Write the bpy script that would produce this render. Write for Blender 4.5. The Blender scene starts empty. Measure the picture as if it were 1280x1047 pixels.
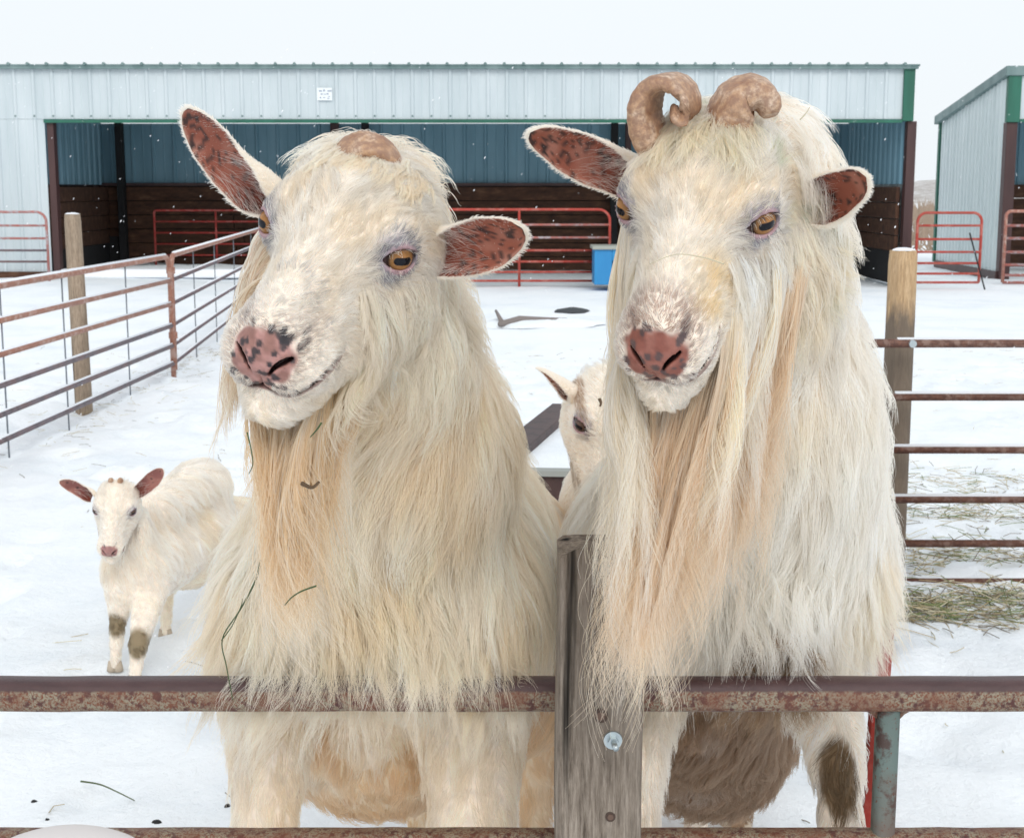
import bpy, bmesh, math, random
import numpy as np
from mathutils import Vector, kdtree
random.seed(7); RNG = np.random.default_rng(7)
sc = bpy.context.scene
COL = sc.collection
R = math.radians
# ------------------------------------------------------------------ camera
FPX = 1778.0; HOR = 235.0
TH = math.atan((523.5 - HOR) / FPX)
CAMZ = 1.45
cam_d = bpy.data.cameras.new('camera'); cam = bpy.data.objects.new('camera', cam_d); COL.objects.link(cam)
sc.camera = cam
cam.location = (0, 0, CAMZ); cam.rotation_euler = (math.pi / 2 - TH, 0, 0)
cam_d.sensor_width = 36; cam_d.lens = FPX / 1280 * 36
cam_d.clip_start = 0.05; cam_d.clip_end = 3000
cam_d.dof.use_dof = True; cam_d.dof.focus_distance = 1.42; cam_d.dof.aperture_fstop = 32
# ------------------------------------------------------------------ world, sun
w = bpy.data.worlds.new('World'); sc.world = w; w.use_nodes = True
nt = w.node_tree; nt.nodes.clear()
out = nt.nodes.new('ShaderNodeOutputWorld'); bg = nt.nodes.new('ShaderNodeBackground')
sky = nt.nodes.new('ShaderNodeTexSky'); sky.sky_type = 'NISHITA'; sky.sun_disc = False
SUN_EL, SUN_AZ = R(36), R(192)
sky.sun_elevation = SUN_EL; sky.sun_rotation = SUN_AZ; sky.air_density = 1.0; sky.dust_density = 5.0
mx = nt.nodes.new('ShaderNodeMix'); mx.data_type = 'RGBA'
mx.inputs[0].default_value = 0.90                      # heavy snow cloud hides nearly all of the blue
mx.inputs[7].default_value = (9.85, 10.4, 10.8, 1)
nt.links.new(sky.outputs[0], mx.inputs[6]); nt.links.new(mx.outputs[2], bg.inputs[0])
bg.inputs[1].default_value = 0.1
nt.links.new(bg.outputs[0], out.inputs[0])
sd = bpy.data.lights.new('sun', 'SUN'); sun = bpy.data.objects.new('sun', sd); COL.objects.link(sun)
sd.energy = 1.15; sd.angle = R(25); sd.color = (1, .965, .91)
sun.rotation_euler = (math.pi / 2 - SUN_EL, 0, R(12))
vs = sc.view_settings; vs.view_transform = 'Standard'; vs.look = 'None'; vs.exposure = 0; vs.gamma = 1
sc.cycles.max_bounces = 14; sc.cycles.diffuse_bounces = 10; sc.cycles.glossy_bounces = 8
sc.cycles.transparent_max_bounces = 4; sc.cycles.transmission_bounces = 10
sc.cycles.use_adaptive_sampling = True; sc.cycles.adaptive_threshold = 0.02
sc.cycles_curves.shape = 'RIBBONS'; sc.cycles_curves.subdivisions = 2
# ------------------------------------------------------------------ pixel helpers (1280x1047 photo)
FW = np.array([0, math.cos(TH), -math.sin(TH)]); UP = np.array([0, math.sin(TH), math.cos(TH)])
CAM = np.array([0, 0, CAMZ])
def P(px, py, Y):
    d = FW + np.array([1, 0, 0]) * (px - 640) / FPX + UP * (523.5 - py) / FPX
    return CAM + d * (Y / d[1])
def G(px, py, z=0.0):
    d = FW + np.array([1, 0, 0]) * (px - 640) / FPX + UP * (523.5 - py) / FPX
    return CAM + d * ((z - CAMZ) / d[2])
# ------------------------------------------------------------------ materials
def mat(name, col, rough=.7, metal=0, spec=.5):
    m = bpy.data.materials.new(name); m.use_nodes = True
    b = m.node_tree.nodes['Principled BSDF']
    b.inputs['Base Color'].default_value = (*col, 1); b.inputs['Roughness'].default_value = rough
    b.inputs['Metallic'].default_value = metal; b.inputs['Specular IOR Level'].default_value = spec
    return m
def N(m, t, **kw):
    n = m.node_tree.nodes.new(t)
    for k, v in kw.items():
        if k in n.inputs: n.inputs[k].default_value = v
        else: setattr(n, k, v)
    return n
def L(m, a, b): m.node_tree.links.new(a, b)
def bsdf(m): return m.node_tree.nodes['Principled BSDF']
def ramp(m, fac, stops):
    r = m.node_tree.nodes.new('ShaderNodeValToRGB'); L(m, fac, r.inputs[0])
    e = r.color_ramp.elements
    while len(e) < len(stops): e.new(.5)
    for i, (p, c) in enumerate(stops):
        e[i].position = p; e[i].color = (*c, 1) if len(c) == 3 else c
    return r.outputs[0]
def coords(m, scale=(1, 1, 1), kind='Object'):
    tc = m.node_tree.nodes.new('ShaderNodeTexCoord'); mp = m.node_tree.nodes.new('ShaderNodeMapping')
    mp.inputs['Scale'].default_value = scale; L(m, tc.outputs[kind], mp.inputs[0]); return mp.outputs[0]
def noise(m, vec, scale, detail=6, rough=.6, dist=0):
    n = N(m, 'ShaderNodeTexNoise', Scale=scale, Detail=detail, Roughness=rough, Distortion=dist)
    L(m, vec, n.inputs['Vector']); return n.outputs['Fac']
def mixc(m, fac, a, b, mode='MIX'):
    x = m.node_tree.nodes.new('ShaderNodeMix'); x.data_type = 'RGBA'; x.blend_type = mode
    for i, v in ((0, fac), (6, a), (7, b)):
        if isinstance(v, (int, float)): x.inputs[i].default_value = v
        elif isinstance(v, tuple): x.inputs[i].default_value = (*v, 1)
        else: L(m, v, x.inputs[i])
    return x.outputs[2]
def bump(m, h, strength=.3, dist=.01):
    b = m.node_tree.nodes.new('ShaderNodeBump'); b.inputs['Strength'].default_value = strength
    b.inputs['Distance'].default_value = dist; L(m, h, b.inputs['Height']); L(m, b.outputs[0], bsdf(m).inputs['Normal'])

M = {}
m = M['snow'] = mat('snow', (.84, .87, .91), .9, 0, .2)
v = coords(m); n1 = noise(m, v, 1.1, 8, .65); n2 = noise(m, v, 22, 6, .7)
L(m, ramp(m, n1, [(.32, (.80, .85, .90)), (.5, (.89, .925, .96)), (.7, (.92, .95, .98))]), bsdf(m).inputs['Base Color'])
bump(m, mixc(m, .5, n1, n2), .8, .035)
m = M['snowcap'] = mat('snow_cap', (.86, .88, .92), .9, 0, .2); bump(m, noise(m, coords(m), 60), .4, .004)
def metal_wall(name, a, b):
    m = mat(name, a, .5); v = coords(m, (1, 1, .15)); L(m, ramp(m, noise(m, v, 3.5, 5), [(.35, a), (.7, b)]), bsdf(m).inputs['Base Color']); return m
M['white_metal'] = metal_wall('white_metal', (.50, .57, .60), (.60, .66, .69))
M['inner_metal'] = metal_wall('inner_metal', (.15, .29, .37), (.21, .37, .46))
M['side_metal'] = metal_wall('side_metal', (.62, .69, .70), (.72, .78, .79))
M['green'] = metal_wall('green_trim', (.012, .10, .065), (.02, .15, .10))
M['greygreen'] = metal_wall('grey_green_roof', (.10, .17, .17), (.2, .28, .28))
M['brown_post'] = metal_wall('dark_brown_post', (.045, .018, .018), (.08, .035, .033))
m = M['plank'] = mat('dark_planks', (.07, .03, .02), .85)
v = coords(m, (.35, 1, 1)); n_ = noise(m, v, 9, 8, .7)
sx = N(m, 'ShaderNodeSeparateXYZ'); L(m, coords(m), sx.inputs[0])
L(m, ramp(m, n_, [(.3, (.030, .012, .008)), (.55, (.085, .036, .019)), (.75, (.17, .085, .046))]), bsdf(m).inputs['Base Color'])
def wood(name, c0, c1, c2, crack=.5, sc_=1.0):
    m = mat(name, c1, .85, 0, .25)
    v = coords(m, (1, 1, .055)); wv = noise(m, v, 55 * sc_, 8, .72, .6); bigv = noise(m, coords(m, (1, 1, .25)), 7 * sc_, 4)
    cr = noise(m, coords(m, (1, 1, .03)), 26 * sc_, 3, .5, .3)
    base = ramp(m, wv, [(.34, c0), (.5, c1), (.66, c2)])
    fine = noise(m, coords(m, (1, 1, .09)), 230 * sc_, 6, .75); base = mixc(m, .55, base, ramp(m, fine, [(.34, tuple(x * .55 for x in c0)), (.5, c1), (.66, tuple(min(1, x * 1.15) for x in c2))]))
    base = mixc(m, ramp(m, bigv, [(.4, (0, 0, 0)), (.7, (.5, .5, .5))]), base, c0)
    base = mixc(m, ramp(m, cr, [(.30, (1, 1, 1)), (.36, (0, 0, 0))]), base, tuple(x * crack * .4 for x in c0))
    L(m, base, bsdf(m).inputs['Base Color']); bump(m, mixc(m, .5, wv, cr), .6, .004); return m
M['grey_wood'] = wood('weathered_grey_wood', (.085, .066, .056), (.185, .15, .13), (.29, .245, .22))
M['tan_wood'] = wood('tan_round_wood', (.17, .13, .095), (.36, .275, .20), (.50, .41, .32))
m = M['post_wood'] = wood('two_tone_post_wood', (.32, .20, .11), (.54, .37, .21), (.68, .51, .34))
# lower part weathered grey: a real stain that follows the post
sx = N(m, 'ShaderNodeSeparateXYZ'); L(m, coords(m), sx.inputs[0])
ad = N(m, 'ShaderNodeMath', operation='ADD'); L(m, sx.outputs[2], ad.inputs[0])
nn = N(m, 'ShaderNodeMath', operation='MULTIPLY'); L(m, noise(m, coords(m, (1, 1, .3)), 25, 4), nn.inputs[0]); nn.inputs[1].default_value = .35; L(m, nn.outputs[0], ad.inputs[1])
src = bsdf(m).inputs['Base Color'].links[0].from_socket
L(m, mixc(m, ramp(m, ad.outputs[0], [(.0, (1, 1, 1)), (.12, (0, 0, 0))]), src, mixc(m, .82, src, (.12, .105, .095))), bsdf(m).inputs['Base Color'])
M['post_stain_shift'] = ad
def painted(name, base, rust, dark, s=1.0, amt=.5, rough=.55):
    m = mat(name, base, rough, 0, .4); v = coords(m)
    a = noise(m, v, 140 * s, 6, .75); b_ = noise(m, v, 38 * s, 5, .65); c_ = noise(m, v, 9 * s, 3)
    c = mixc(m, ramp(m, a, [(amt - .04, (0, 0, 0)), (amt + .04, (1, 1, 1))]), base, rust)
    c = mixc(m, ramp(m, b_, [(.50, (0, 0, 0)), (.60, (1, 1, 1))]), c, dark)
    c = mixc(m, ramp(m, c_, [(.45, (0, 0, 0)), (.65, (.6, .6, .6))]), c, rust)
    L(m, c, bsdf(m).inputs['Base Color']); bump(m, a, .5, .0015); return m
M['rusty_rail'] = painted('rusty_rail_paint', (.27, .235, .17), (.17, .055, .028), (.085, .03, .026), 2.6, .52)
m = M['rusty_rail_top'] = painted('rusty_rail_worn_top', (.27, .235, .17), (.17, .055, .028), (.085, .03, .026), 2.6, .52)
sx = N(m, 'ShaderNodeSeparateXYZ'); L(m, coords(m), sx.inputs[0]); rt_ = N(m, 'ShaderNodeMath', operation='SUBTRACT'); L(m, sx.outputs[2], rt_.inputs[0]); rt_.inputs[1].default_value = 0
M['rail_top_node'] = rt_; sc2 = N(m, 'ShaderNodeMath', operation='MULTIPLY_ADD'); L(m, noise(m, coords(m), 60, 4), sc2.inputs[0]); sc2.inputs[1].default_value = .004; L(m, rt_.outputs[0], sc2.inputs[2])
src = bsdf(m).inputs['Base Color'].links[0].from_socket
mr = N(m, 'ShaderNodeMapRange'); L(m, sc2.outputs[0], mr.inputs[0]); mr.inputs[1].default_value = .0095; mr.inputs[2].default_value = .0125
L(m, mixc(m, mr.outputs[0], src, mixc(m, noise(m, coords(m, (.3, 1, 1)), 70, 4), (.035, .016, .018), (.11, .06, .06))), bsdf(m).inputs['Base Color']); bsdf(m).inputs['Roughness'].default_value = .4
M['rusty_tube'] = painted('rusty_blue_grey_tube', (.13, .18, .17), (.13, .05, .03), (.07, .045, .04), 1.0, .62)
M['dark_rail'] = painted('dark_rust_rail', (.17, .075, .05), (.10, .045, .033), (.24, .15, .12), .7, .5)
M['fence_rust'] = painted('red_rust_fence', (.40, .19, .13), (.28, .12, .08), (.46, .30, .25), .5, .5)
M['fence_grey'] = painted('grey_brown_fence', (.15, .13, .15), (.20, .11, .10), (.10, .08, .09), .5, .55)
M['red_paint'] = painted('red_gate_paint', (.42, .05, .035), (.30, .07, .05), (.48, .14, .11), .25, .6)
M['red_dim'] = painted('shaded_red_gate_paint', (.30, .028, .022), (.2, .03, .025), (.33, .08, .07), .25, .6)  # red gate paint darkened to carry the dim light inside the shed
M['gate_grey'] = painted('greyed_gate_paint', (.34, .20, .20), (.42, .12, .09), (.42, .38, .40), .3, .5)
M['tan_gate'] = painted('tan_red_gate', (.42, .2, .15), (.33, .12, .09), (.5, .36, .3), .3, .5)
M['red_tube'] = painted('bright_red_tube', (.33, .03, .02), (.22, .03, .02), (.40, .07, .05), .6, .62)
M['brown_steel'] = painted('dark_brown_steel', (.06, .032, .03), (.085, .045, .04), (.035, .02, .02), .4, .6)
M['zinc'] = mat('zinc', (.48, .54, .56), .35, .9)
M['blue'] = metal_wall('blue_plastic', (.02, .22, .50), (.03, .30, .60))
M['black'] = mat('matte_black', (.012, .012, .014), .8)
M['wire'] = mat('wire', (.20, .22, .25), .5, .6)
M['hay'] = None
# ------------------------------------------------------------------ mesh builder
class MB:
    def __init__(s): s.v = []; s.f = []; s.mi = []
    def add(s, v, f, mi=0):
        o = len(s.v); s.v += [tuple(map(float, p)) for p in v]; s.f += [tuple(i + o for i in q) for q in f]; s.mi += [mi] * len(f)
    def box(s, lo, hi, mi=0):
        x0, y0, z0 = lo; x1, y1, z1 = hi
        s.add([(x0, y0, z0), (x1, y0, z0), (x1, y1, z0), (x0, y1, z0), (x0, y0, z1), (x1, y0, z1), (x1, y1, z1), (x0, y1, z1)],
              [(0, 3, 2, 1), (4, 5, 6, 7), (0, 1, 5, 4), (1, 2, 6, 5), (2, 3, 7, 6), (3, 0, 4, 7)], mi)
    def tube(s, pts, r, n=10, mi=0, caps=True, square=0.0):
        pts = [np.array(p, float) for p in pts]; K = len(pts)
        rr = r if hasattr(r, '__len__') else [r] * K
        T = []
        for i in range(K):
            t = pts[min(i + 1, K - 1)] - pts[max(i - 1, 0)]; T.append(t / (np.linalg.norm(t) + 1e-12))
        ref = np.array([0, 0, 1.]) if abs(T[0][2]) < .9 else np.array([0, 1., 0])
        V = []; u = None
        for i in range(K):
            u = ref - T[i] * (ref @ T[i]) if u is None else u - T[i] * (u @ T[i])
            u = u / np.linalg.norm(u); w_ = np.cross(T[i], u)
            for k in range(n):
                a = 2 * math.pi * (k + .5) / n; c, s_ = math.cos(a), math.sin(a)
                q = 1.0
                if square: q = (abs(c) ** square + abs(s_) ** square) ** (-1 / square)
                V.append(pts[i] + (u * c + w_ * s_) * rr[i] * q)
        F = [(i * n + k, i * n + (k + 1) % n, (i + 1) * n + (k + 1) % n, (i + 1) * n + k) for i in range(K - 1) for k in range(n)]
        if caps: F += [tuple(range(n - 1, -1, -1)), tuple((K - 1) * n + k for k in range(n))]
        s.add(V, F, mi)
    def build(s, name, mats, parent=None, smooth=False, bevel=0, label=None, cat=None, group=None, kind=None):
        me = bpy.data.meshes.new(name); me.from_pydata(s.v, [], s.f); me.update()
        for mm in (mats if isinstance(mats, (list, tuple)) else [mats]): me.materials.append(mm)
        me.polygons.foreach_set('material_index', s.mi)
        if smooth: me.polygons.foreach_set('use_smooth', [True] * len(s.f))
        o = bpy.data.objects.new(name, me); COL.objects.link(o)
        if parent is not None: o.parent = parent; o.matrix_parent_inverse = parent_inv(parent)
        if bevel:
            b = o.modifiers.new('bevel', 'BEVEL'); b.width = bevel; b.segments = 2; b.limit_method = 'ANGLE'
        tag(o, label, cat, group, kind); return o
from mathutils import Matrix
def parent_inv(p):
    return Matrix.Translation(-Vector(p.location))
def tag(o, label=None, cat=None, group=None, kind=None):
    if label: o['label'] = label
    if cat: o['category'] = cat
    if group: o['group'] = group
    if kind: o['kind'] = kind
def empty(name, loc, label, cat, group=None):
    o = bpy.data.objects.new(name, None); COL.objects.link(o); o.location = tuple(map(float, loc)); o.empty_display_size = .1
    tag(o, label, cat, group); return o
def pieces(name, boxes, m, parent, **k):
    for b in boxes:
        q = MB(); q.box(*b); q.build(name, m, parent, **k)
def ribbed(mb, p0, p1, z0a, z1a, z0b, z1b, pitch=.23, depth=.02, nrm=(0, -1, 0), thick=.01, mi=0):
    """corrugated sheet from p0 to p1 (xy), bottoms z0a..z0b, tops z1a..z1b"""
    p0 = np.array(p0, float); p1 = np.array(p1, float); Ln = np.linalg.norm(p1 - p0); n_ = np.array(nrm[:2], float)
    xs = [0]; ds = [0]; k = 0
    while True:
        a = (k + .5) * pitch
        if a + .04 > Ln: break
        xs += [a - .034, a - .016, a + .016, a + .034]; ds += [0, depth, depth, 0]
        b = a + pitch * .5
        if b + .02 < Ln: xs += [b - .012, b, b + .012]; ds += [0, depth * .22, 0]
        k += 1
    xs.append(Ln); ds.append(0)
    V = []; F = []
    for x, d in zip(xs, ds):
        t = x / Ln; q = p0 + (p1 - p0) * t + n_ * d; qb = q - n_ * thick
        zb = z0a + (z0b - z0a) * t; zt = z1a + (z1b - z1a) * t
        V += [(*q, zb), (*q, zt), (*qb, zt), (*qb, zb)]
    for i in range(len(xs) - 1):
        a = i * 4; b = a + 4
        for j in range(4): F.append((a + j, b + j, b + (j + 1) % 4, a + (j + 1) % 4))
    F += [(0, 1, 2, 3), tuple(len(V) - 4 + j for j in (3, 2, 1, 0))]
    mb.add(V, F, mi)
# ================================================================== SETTING
def gh(x, y):
    """ground height"""
    x = np.asarray(x, float); y = np.asarray(y, float)
    z = .012 * np.sin(x * 1.7 + .6 * np.sin(y * .9)) + .010 * np.sin(y * 2.3 + x * .8) + .007 * np.sin(x * 5.1 + 2 * np.sin(y * 3.3)) + .005 * np.sin(y * 9.1 + 1.7 * np.sin(x * 7.7))
    s = np.clip((y - 14) / 8, 0, 1) * np.clip((2 - x) / 9, 0, 1)
    return z * np.clip(1.2 - y / 60, .2, 1) + .16 * s - .01
def axis(vals):
    o = []
    for a, b, s in vals: o += list(np.arange(a, b, s))
    return np.array(o)
xs = axis([(-1500, -200, 100), (-200, -40, 20), (-40, -10, 2), (-10, 10, .07), (10, 40, 2), (40, 200, 20), (200, 1501, 100)])
ys = axis([(-60, 0, 6), (0, 2, .2), (2, 12, .07), (12, 26, .25), (26, 60, 2), (60, 300, 20), (300, 2501, 200)])
X_, Y_ = np.meshgrid(xs, ys); Z_ = gh(X_, Y_)
near = (Y_ > 2) & (Y_ < 13) & (np.abs(X_) < 10)
dents = np.zeros_like(Z_)
for _ in range(1500):                                    # hoof prints and scuffs
    cx, cy = RNG.uniform(-6, 6), RNG.uniform(2.2, 12); r_ = RNG.uniform(.05, .13); d_ = RNG.uniform(.010, .045)
    a_ = ((X_ - cx) ** 2 + ((Y_ - cy) / 1.3) ** 2) / r_ ** 2
    dents += np.where(a_ < 6, -d_ * np.exp(-a_) + d_ * .45 * np.exp(-(np.sqrt(a_) - 1.5) ** 2 * 4), 0)
Z_ = Z_ + np.where(near, dents, 0)
nx_, ny_ = len(xs), len(ys)
idx = np.arange(nx_ * ny_).reshape(ny_, nx_)
me = bpy.data.meshes.new('snow_ground')
me.from_pydata(np.stack([X_, Y_, Z_], -1).reshape(-1, 3).tolist(), [], np.stack([idx[:-1, :-1], idx[:-1, 1:], idx[1:, 1:], idx[1:, :-1]], -1).reshape(-1, 4).tolist())
me.polygons.foreach_set('use_smooth', [True] * len(me.polygons)); me.materials.append(M['snow'])
gnd = bpy.data.objects.new('ground', me); COL.objects.link(gnd); tag(gnd, 'snow covered farmyard ground', kind='structure')
# far brushy rise seen through the gap between the sheds
mh = mat('far_brush', (.45, .43, .42), .95); v = coords(mh, (1, 1, 3)); n1 = noise(mh, v, .35, 8, .75)
L(mh, ramp(mh, n1, [(.38, (.30, .27, .25)), (.52, (.5, .47, .45)), (.62, (.80, .82, .84))]), bsdf(mh).inputs['Base Color'])
mb = MB(); K = 160; V = []; F = []
for j, (yy, zz) in enumerate([(130, -.6), (170, .7), (230, 1.6), (320, 2.2), (420, 1.0)]):
    for i in range(K):
        x = -60 + i * 2.0
        V.append((x * yy / 200 + 30, yy, zz + .6 * math.sin(x * .11 + j) + .35 * math.sin(x * .37 + 2 * j) + (RNG.uniform(-.15, .2) if j in (1, 2, 3) else 0)))
for j in range(4):
    for i in range(K - 1): a = j * K + i; F.append((a, a + 1, a + K + 1, a + K))
mb.add(V, F); mb.build('hills', mh, smooth=True, label='low brushy rise behind the snowfield', kind='structure')
mbush = mat('bare_brush', (.33, .25, .19), .95)
mb = MB()
for _ in range(420):
    y = RNG.uniform(34, 95); x = (RNG.uniform(1140, 1182) - 640) / FPX * y + RNG.normal(0, .5); hgt = RNG.uniform(.2, .8) * (1 if RNG.random() < .8 else 1.5)
    if RNG.random() < .5: x = RNG.uniform(10, 50)
    for k in range(5):
        b_ = np.array([x + RNG.normal(0, .25), y + RNG.normal(0, .2), -.02])
        t_ = b_ + np.array([RNG.normal(0, .22), RNG.normal(0, .15), hgt * RNG.uniform(.6, 1)])
        d = np.array([.035, 0, 0])
        mb.add([b_ - d, b_ + d, t_], [(0, 1, 2)])
mb.build('scrub', mbush, label='bare brown weeds out in the snowfield', kind='stuff')

# ------------------------------------------------------------------ long shed
YB, YK = 21.3, 25.1
zx = lambda py, Y: P(640, py, Y)[2]
xx = lambda px, py, Y: P(px, py, Y)[0]
ZT, ZO = zx(86, YB), zx(149, YB)
XL, XD, XR = -16.0, xx(64, 220, YB), xx(1143, 100, YB)
ZW = zx(231, YK)
shed = empty('shed', (-4, YB, 0), 'long open fronted white metal shed with dark interior behind the goats', 'shed')
mb = MB(); ribbed(mb, (XL, YB), (XR - .16, YB), ZO, ZT, ZO, ZT, .277, .022); mb.build('front_panel', M['white_metal'], shed)
mb = MB(); ribbed(mb, (XL, YB + .0), (XD - .06, YB + .0), 0.02, ZO - .004, 0.02, ZO - .004, .277, .022); mb.build('wall', M['white_metal'], shed)
mb = MB(); mb.box((XR - .16, YB - .05, ZO - .03), (XR, YB + .12, ZT + .02)); mb.build('corner_trim', M['green'], shed, bevel=.006)
mb = MB(); mb.box((XD - .06, YB - .04, ZO - .055), (XR - .162, YB + .03, ZO - .008)); mb.build('door_trim', M['green'], shed)
mb = MB(); mb.box((XL, YB - .09, ZT - .01), (XR + .03, YB - .04, ZT + .035)); mb.build('eave_trim', M['greygreen'], shed)
# roof: single pitch, ribs end at the front edge
mb = MB(); ZBk = ZT - .62
mb.add([(XL, YB - .1, ZT + .035), (XR + .05, YB - .1, ZT + .035), (XR + .05, YK + .2, ZBk + .035), (XL, YK + .2, ZBk + .035),
        (XL, YB - .1, ZT + .055), (XR + .05, YB - .1, ZT + .055), (XR + .05, YK + .2, ZBk + .055), (XL, YK + .2, ZBk + .055)],
       [(0, 3, 2, 1), (4, 5, 6, 7), (0, 1, 5, 4), (1, 2, 6, 5), (2, 3, 7, 6), (3, 0, 4, 7)])
x = XL + .1
while x < XR:
    mb.tube([(x, YB - .115, ZT + .062), (x, YK + .2, ZBk + .062)], .024, 6); x += .277
mb.build('roof', M['greygreen'], shed)
# back wall (upper metal, lower planks), side walls
mb = MB(); ribbed(mb, (-8.2, YK), (XR - .01, YK), ZW, ZBk, ZW, ZBk, .36, .03); 
ribbed(mb, (XR - .06, YB + .14), (XR - .06, YK), ZW, ZT, ZW, ZBk, .30, .03, (-1, 0, 0)); ribbed(mb, (XD - .3, YB + .1), (XD - .3, YK), ZW, ZT, ZW, ZBk, .30, .03, (1, 0, 0))
mb.build('inner_wall', M['inner_metal'], shed)
mb = MB(); ribbed(mb, (XR + .0, YB + .13), (XR + .0, YK + .06), .05, ZT, .05, ZBk, .3, .03, (1, 0, 0)); mb.build('end_wall', M['side_metal'], shed)
mb = MB(); hp = (ZW - .05) / 6
for k in range(6):
    z0 = .02 + k * hp + .004; z1 = .02 + (k + 1) * hp - .008
    x = -8.2
    while x < XR - .1:
        x2 = min(x + 3.4 + RNG.uniform(-.2, .2), XR - .1); mb.box((x, YK - .10 + RNG.uniform(-.012, .012), z0), (x2 - .01, YK - .04, z1)); x = x2
    if k >= 2:
        mb.box((XR - .14, YB + .2, z0), (XR - .085, YK - .1, z1)); mb.box((XD - .27, YB + .12, z0), (XD - .2, YK - .1, z1))
mb.build('plank_wall', M['plank'], shed, bevel=.006)
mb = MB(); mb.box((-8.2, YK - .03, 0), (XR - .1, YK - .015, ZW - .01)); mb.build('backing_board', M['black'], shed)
pieces('opening_shade', [((XR - .13, YB + .3, .02), (XR - .09, YK - .17, .02 + 2 * hp)), ((XD - .25, YB + .2, .02), (XD - .21, YK - .17, .02 + 2 * hp)),
    ((xx(75, 320, YK), YK - .16, .05), (xx(152, 320, YK), YK - .105, .62)), ((xx(1070, 320, YK), YK - .16, .0), (XR - .14, YK - .105, .66))], M['black'], shed)  # solid black slabs stand in for the shade inside low openings
def post(px, Y, wd, m, z1, nm='post'):
    x = xx(px, 190, Y); q = MB(); q.box((x - wd / 2, Y - .08, .0), (x + wd / 2, Y + .08, z1)); q.build(nm, m, shed, bevel=.006)
post(1137, YB + .1, .135, M['brown_post'], ZO - .03)
post(66, YB + .1, .10, M['brown_post'], ZO - .03)
for px in (1076, 768, 457, 150): post(px, YK - .22, .12, M['black'], ZBk)
post(419, YK - .22, .14, M['brown_post'], ZBk); post(118, YK - .22, .06, M['brown_post'], ZBk); post(1137 - 352, YK - .22, .10, M['brown_post'], ZBk)
mb = MB(); mb.box((-8.2, YK - .14, ZW - .02), (XR - .1, YK - .02, ZW + .03)); mb.build('girt', M['brown_post'], shed)
mb = MB(); mb.box((XL, YB - .05, .0), (XD - .06, YB - .02, .22)); mb.build('skirt_board', M['plank'], shed)
mb = MB(); mb.box((XD, YB + .05, .12), (xx(320, 340, YB), YB + .35, .25)); mb.build('snow_sill', M['snowcap'], shed, bevel=.03)
for k in range(60):                                       # screw heads along the fascia foot
    x = XL + .14 + k * .277 * 1.0
    if -8 < x < XR - .2: pieces('screw', [((x - .014, YB - .028, ZO + .03), (x + .014, YB - .022, ZO + .055))], M['greygreen'], shed)
# small round maker's badge on the fascia (unreadable in the photo)
bx, bz = xx(406, 118, YB), zx(118, YB)
badge = MB(); badge.box((bx - .11, YB - .034, bz - .09), (bx + .11, YB - .026, bz + .09)); 
bd = badge.build('badge', mat('badge_white', (.8, .84, .86), .5), shed, label='small pale badge with grey marks')
bgm = mat('badge_grey', (.36, .40, .48), .6)
for (u, v_, a, b) in [(-.08, .045, .045, .022), (-.02, .052, .03, .03), (.045, .045, .06, .022), (-.055, -.002, .03, .02), (-.01, -.004, .03, .012), (.03, .002, .03, .02), (-.07, -.05, .02, .02), (-.02, -.05, .03, .014), (.05, -.035, .03, .012), (.04, -.062, .03, .014)]:
    pieces('mark', [((bx + u, YB - .038, bz + v_ - b / 2), (bx + u + a, YB - .0345, bz + v_ + b / 2))], bgm, bd)

# ------------------------------------------------------------------ right shed
s2 = empty('shed', (9, 22.8, 0), 'smaller white metal shed with green corner trim at the right edge', 'shed')
Y0, Y1 = 22.8, 26.6
X0 = xx(1258, 200, Y0); X0b = xx(1176, 200, Y1)
Z0, Z1_, ZO2 = zx(90, Y0), zx(150, Y1), zx(149, Y0)
d_ = np.array([X0b - X0, Y1 - Y0]); d_ /= np.linalg.norm(d_); nrm = (-d_[1] * 1.0, d_[0] * 1.0)
mb = MB(); ribbed(mb, (X0b, Y1), (X0 - .02, Y0 + .08), .12, Z1_, .12, Z0 - .02, .20, .028, nrm); mb.build('wall', M['side_metal'], s2)
mb = MB(); ribbed(mb, (X0 + .17, Y0), (14.5, Y0), ZO2, Z0, ZO2, Z0, .277, .022); mb.build('front_panel', M['white_metal'], s2)
mb = MB(); mb.box((X0 - .04, Y0 - .04, ZO2 - .05), (X0 + .165, Y0 + .07, Z0 + .04)); mb.build('corner_trim', M['green'], s2, bevel=.006)
mb = MB(); mb.box((X0 + .17, Y0 - .04, ZO2 - .05), (14.5, Y0 + .02, ZO2 - .005)); mb.build('door_trim', M['green'], s2)
mb = MB(); mb.box((X0b - .05, Y1 - .02, .1), (X0b + .04, Y1 + .08, Z1_)); mb.build('rear_trim', M['green'], s2)
mb = MB(); a0 = np.array([X0 - .10, Y0 - .07]); a1 = np.array([X0b - .12, Y1 + .12])
V = [(a0[0], a0[1], Z0 - .06), (a1[0], a1[1], Z1_ - .08), (a1[0] + 8, a1[1] + 1, Z1_ - .08), (a0[0] + 8, a0[1], Z0 - .06)]
V += [(p[0], p[1], p[2] + .15) for p in V]
mb.add(V, [(0, 3, 2, 1), (4, 5, 6, 7), (0, 1, 5, 4), (1, 2, 6, 5), (2, 3, 7, 6), (3, 0, 4, 7)]); mb.build('roof', M['greygreen'], s2, bevel=.01)
mb = MB(); mb.box((X0 - .02, Y0, 0), (X0 + .15, Y0 + .17, ZO2 - .05)); mb.build('post', M['brown_post'], s2, bevel=.006)
mb = MB(); ribbed(mb, (X0 + .2, Y0 + 3.6), (14.5, Y0 + 3.6), 1.5, 2.9, 1.5, 2.9, .36, .03); mb.build('inner_wall', M['inner_metal'], s2)
mb = MB()
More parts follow.
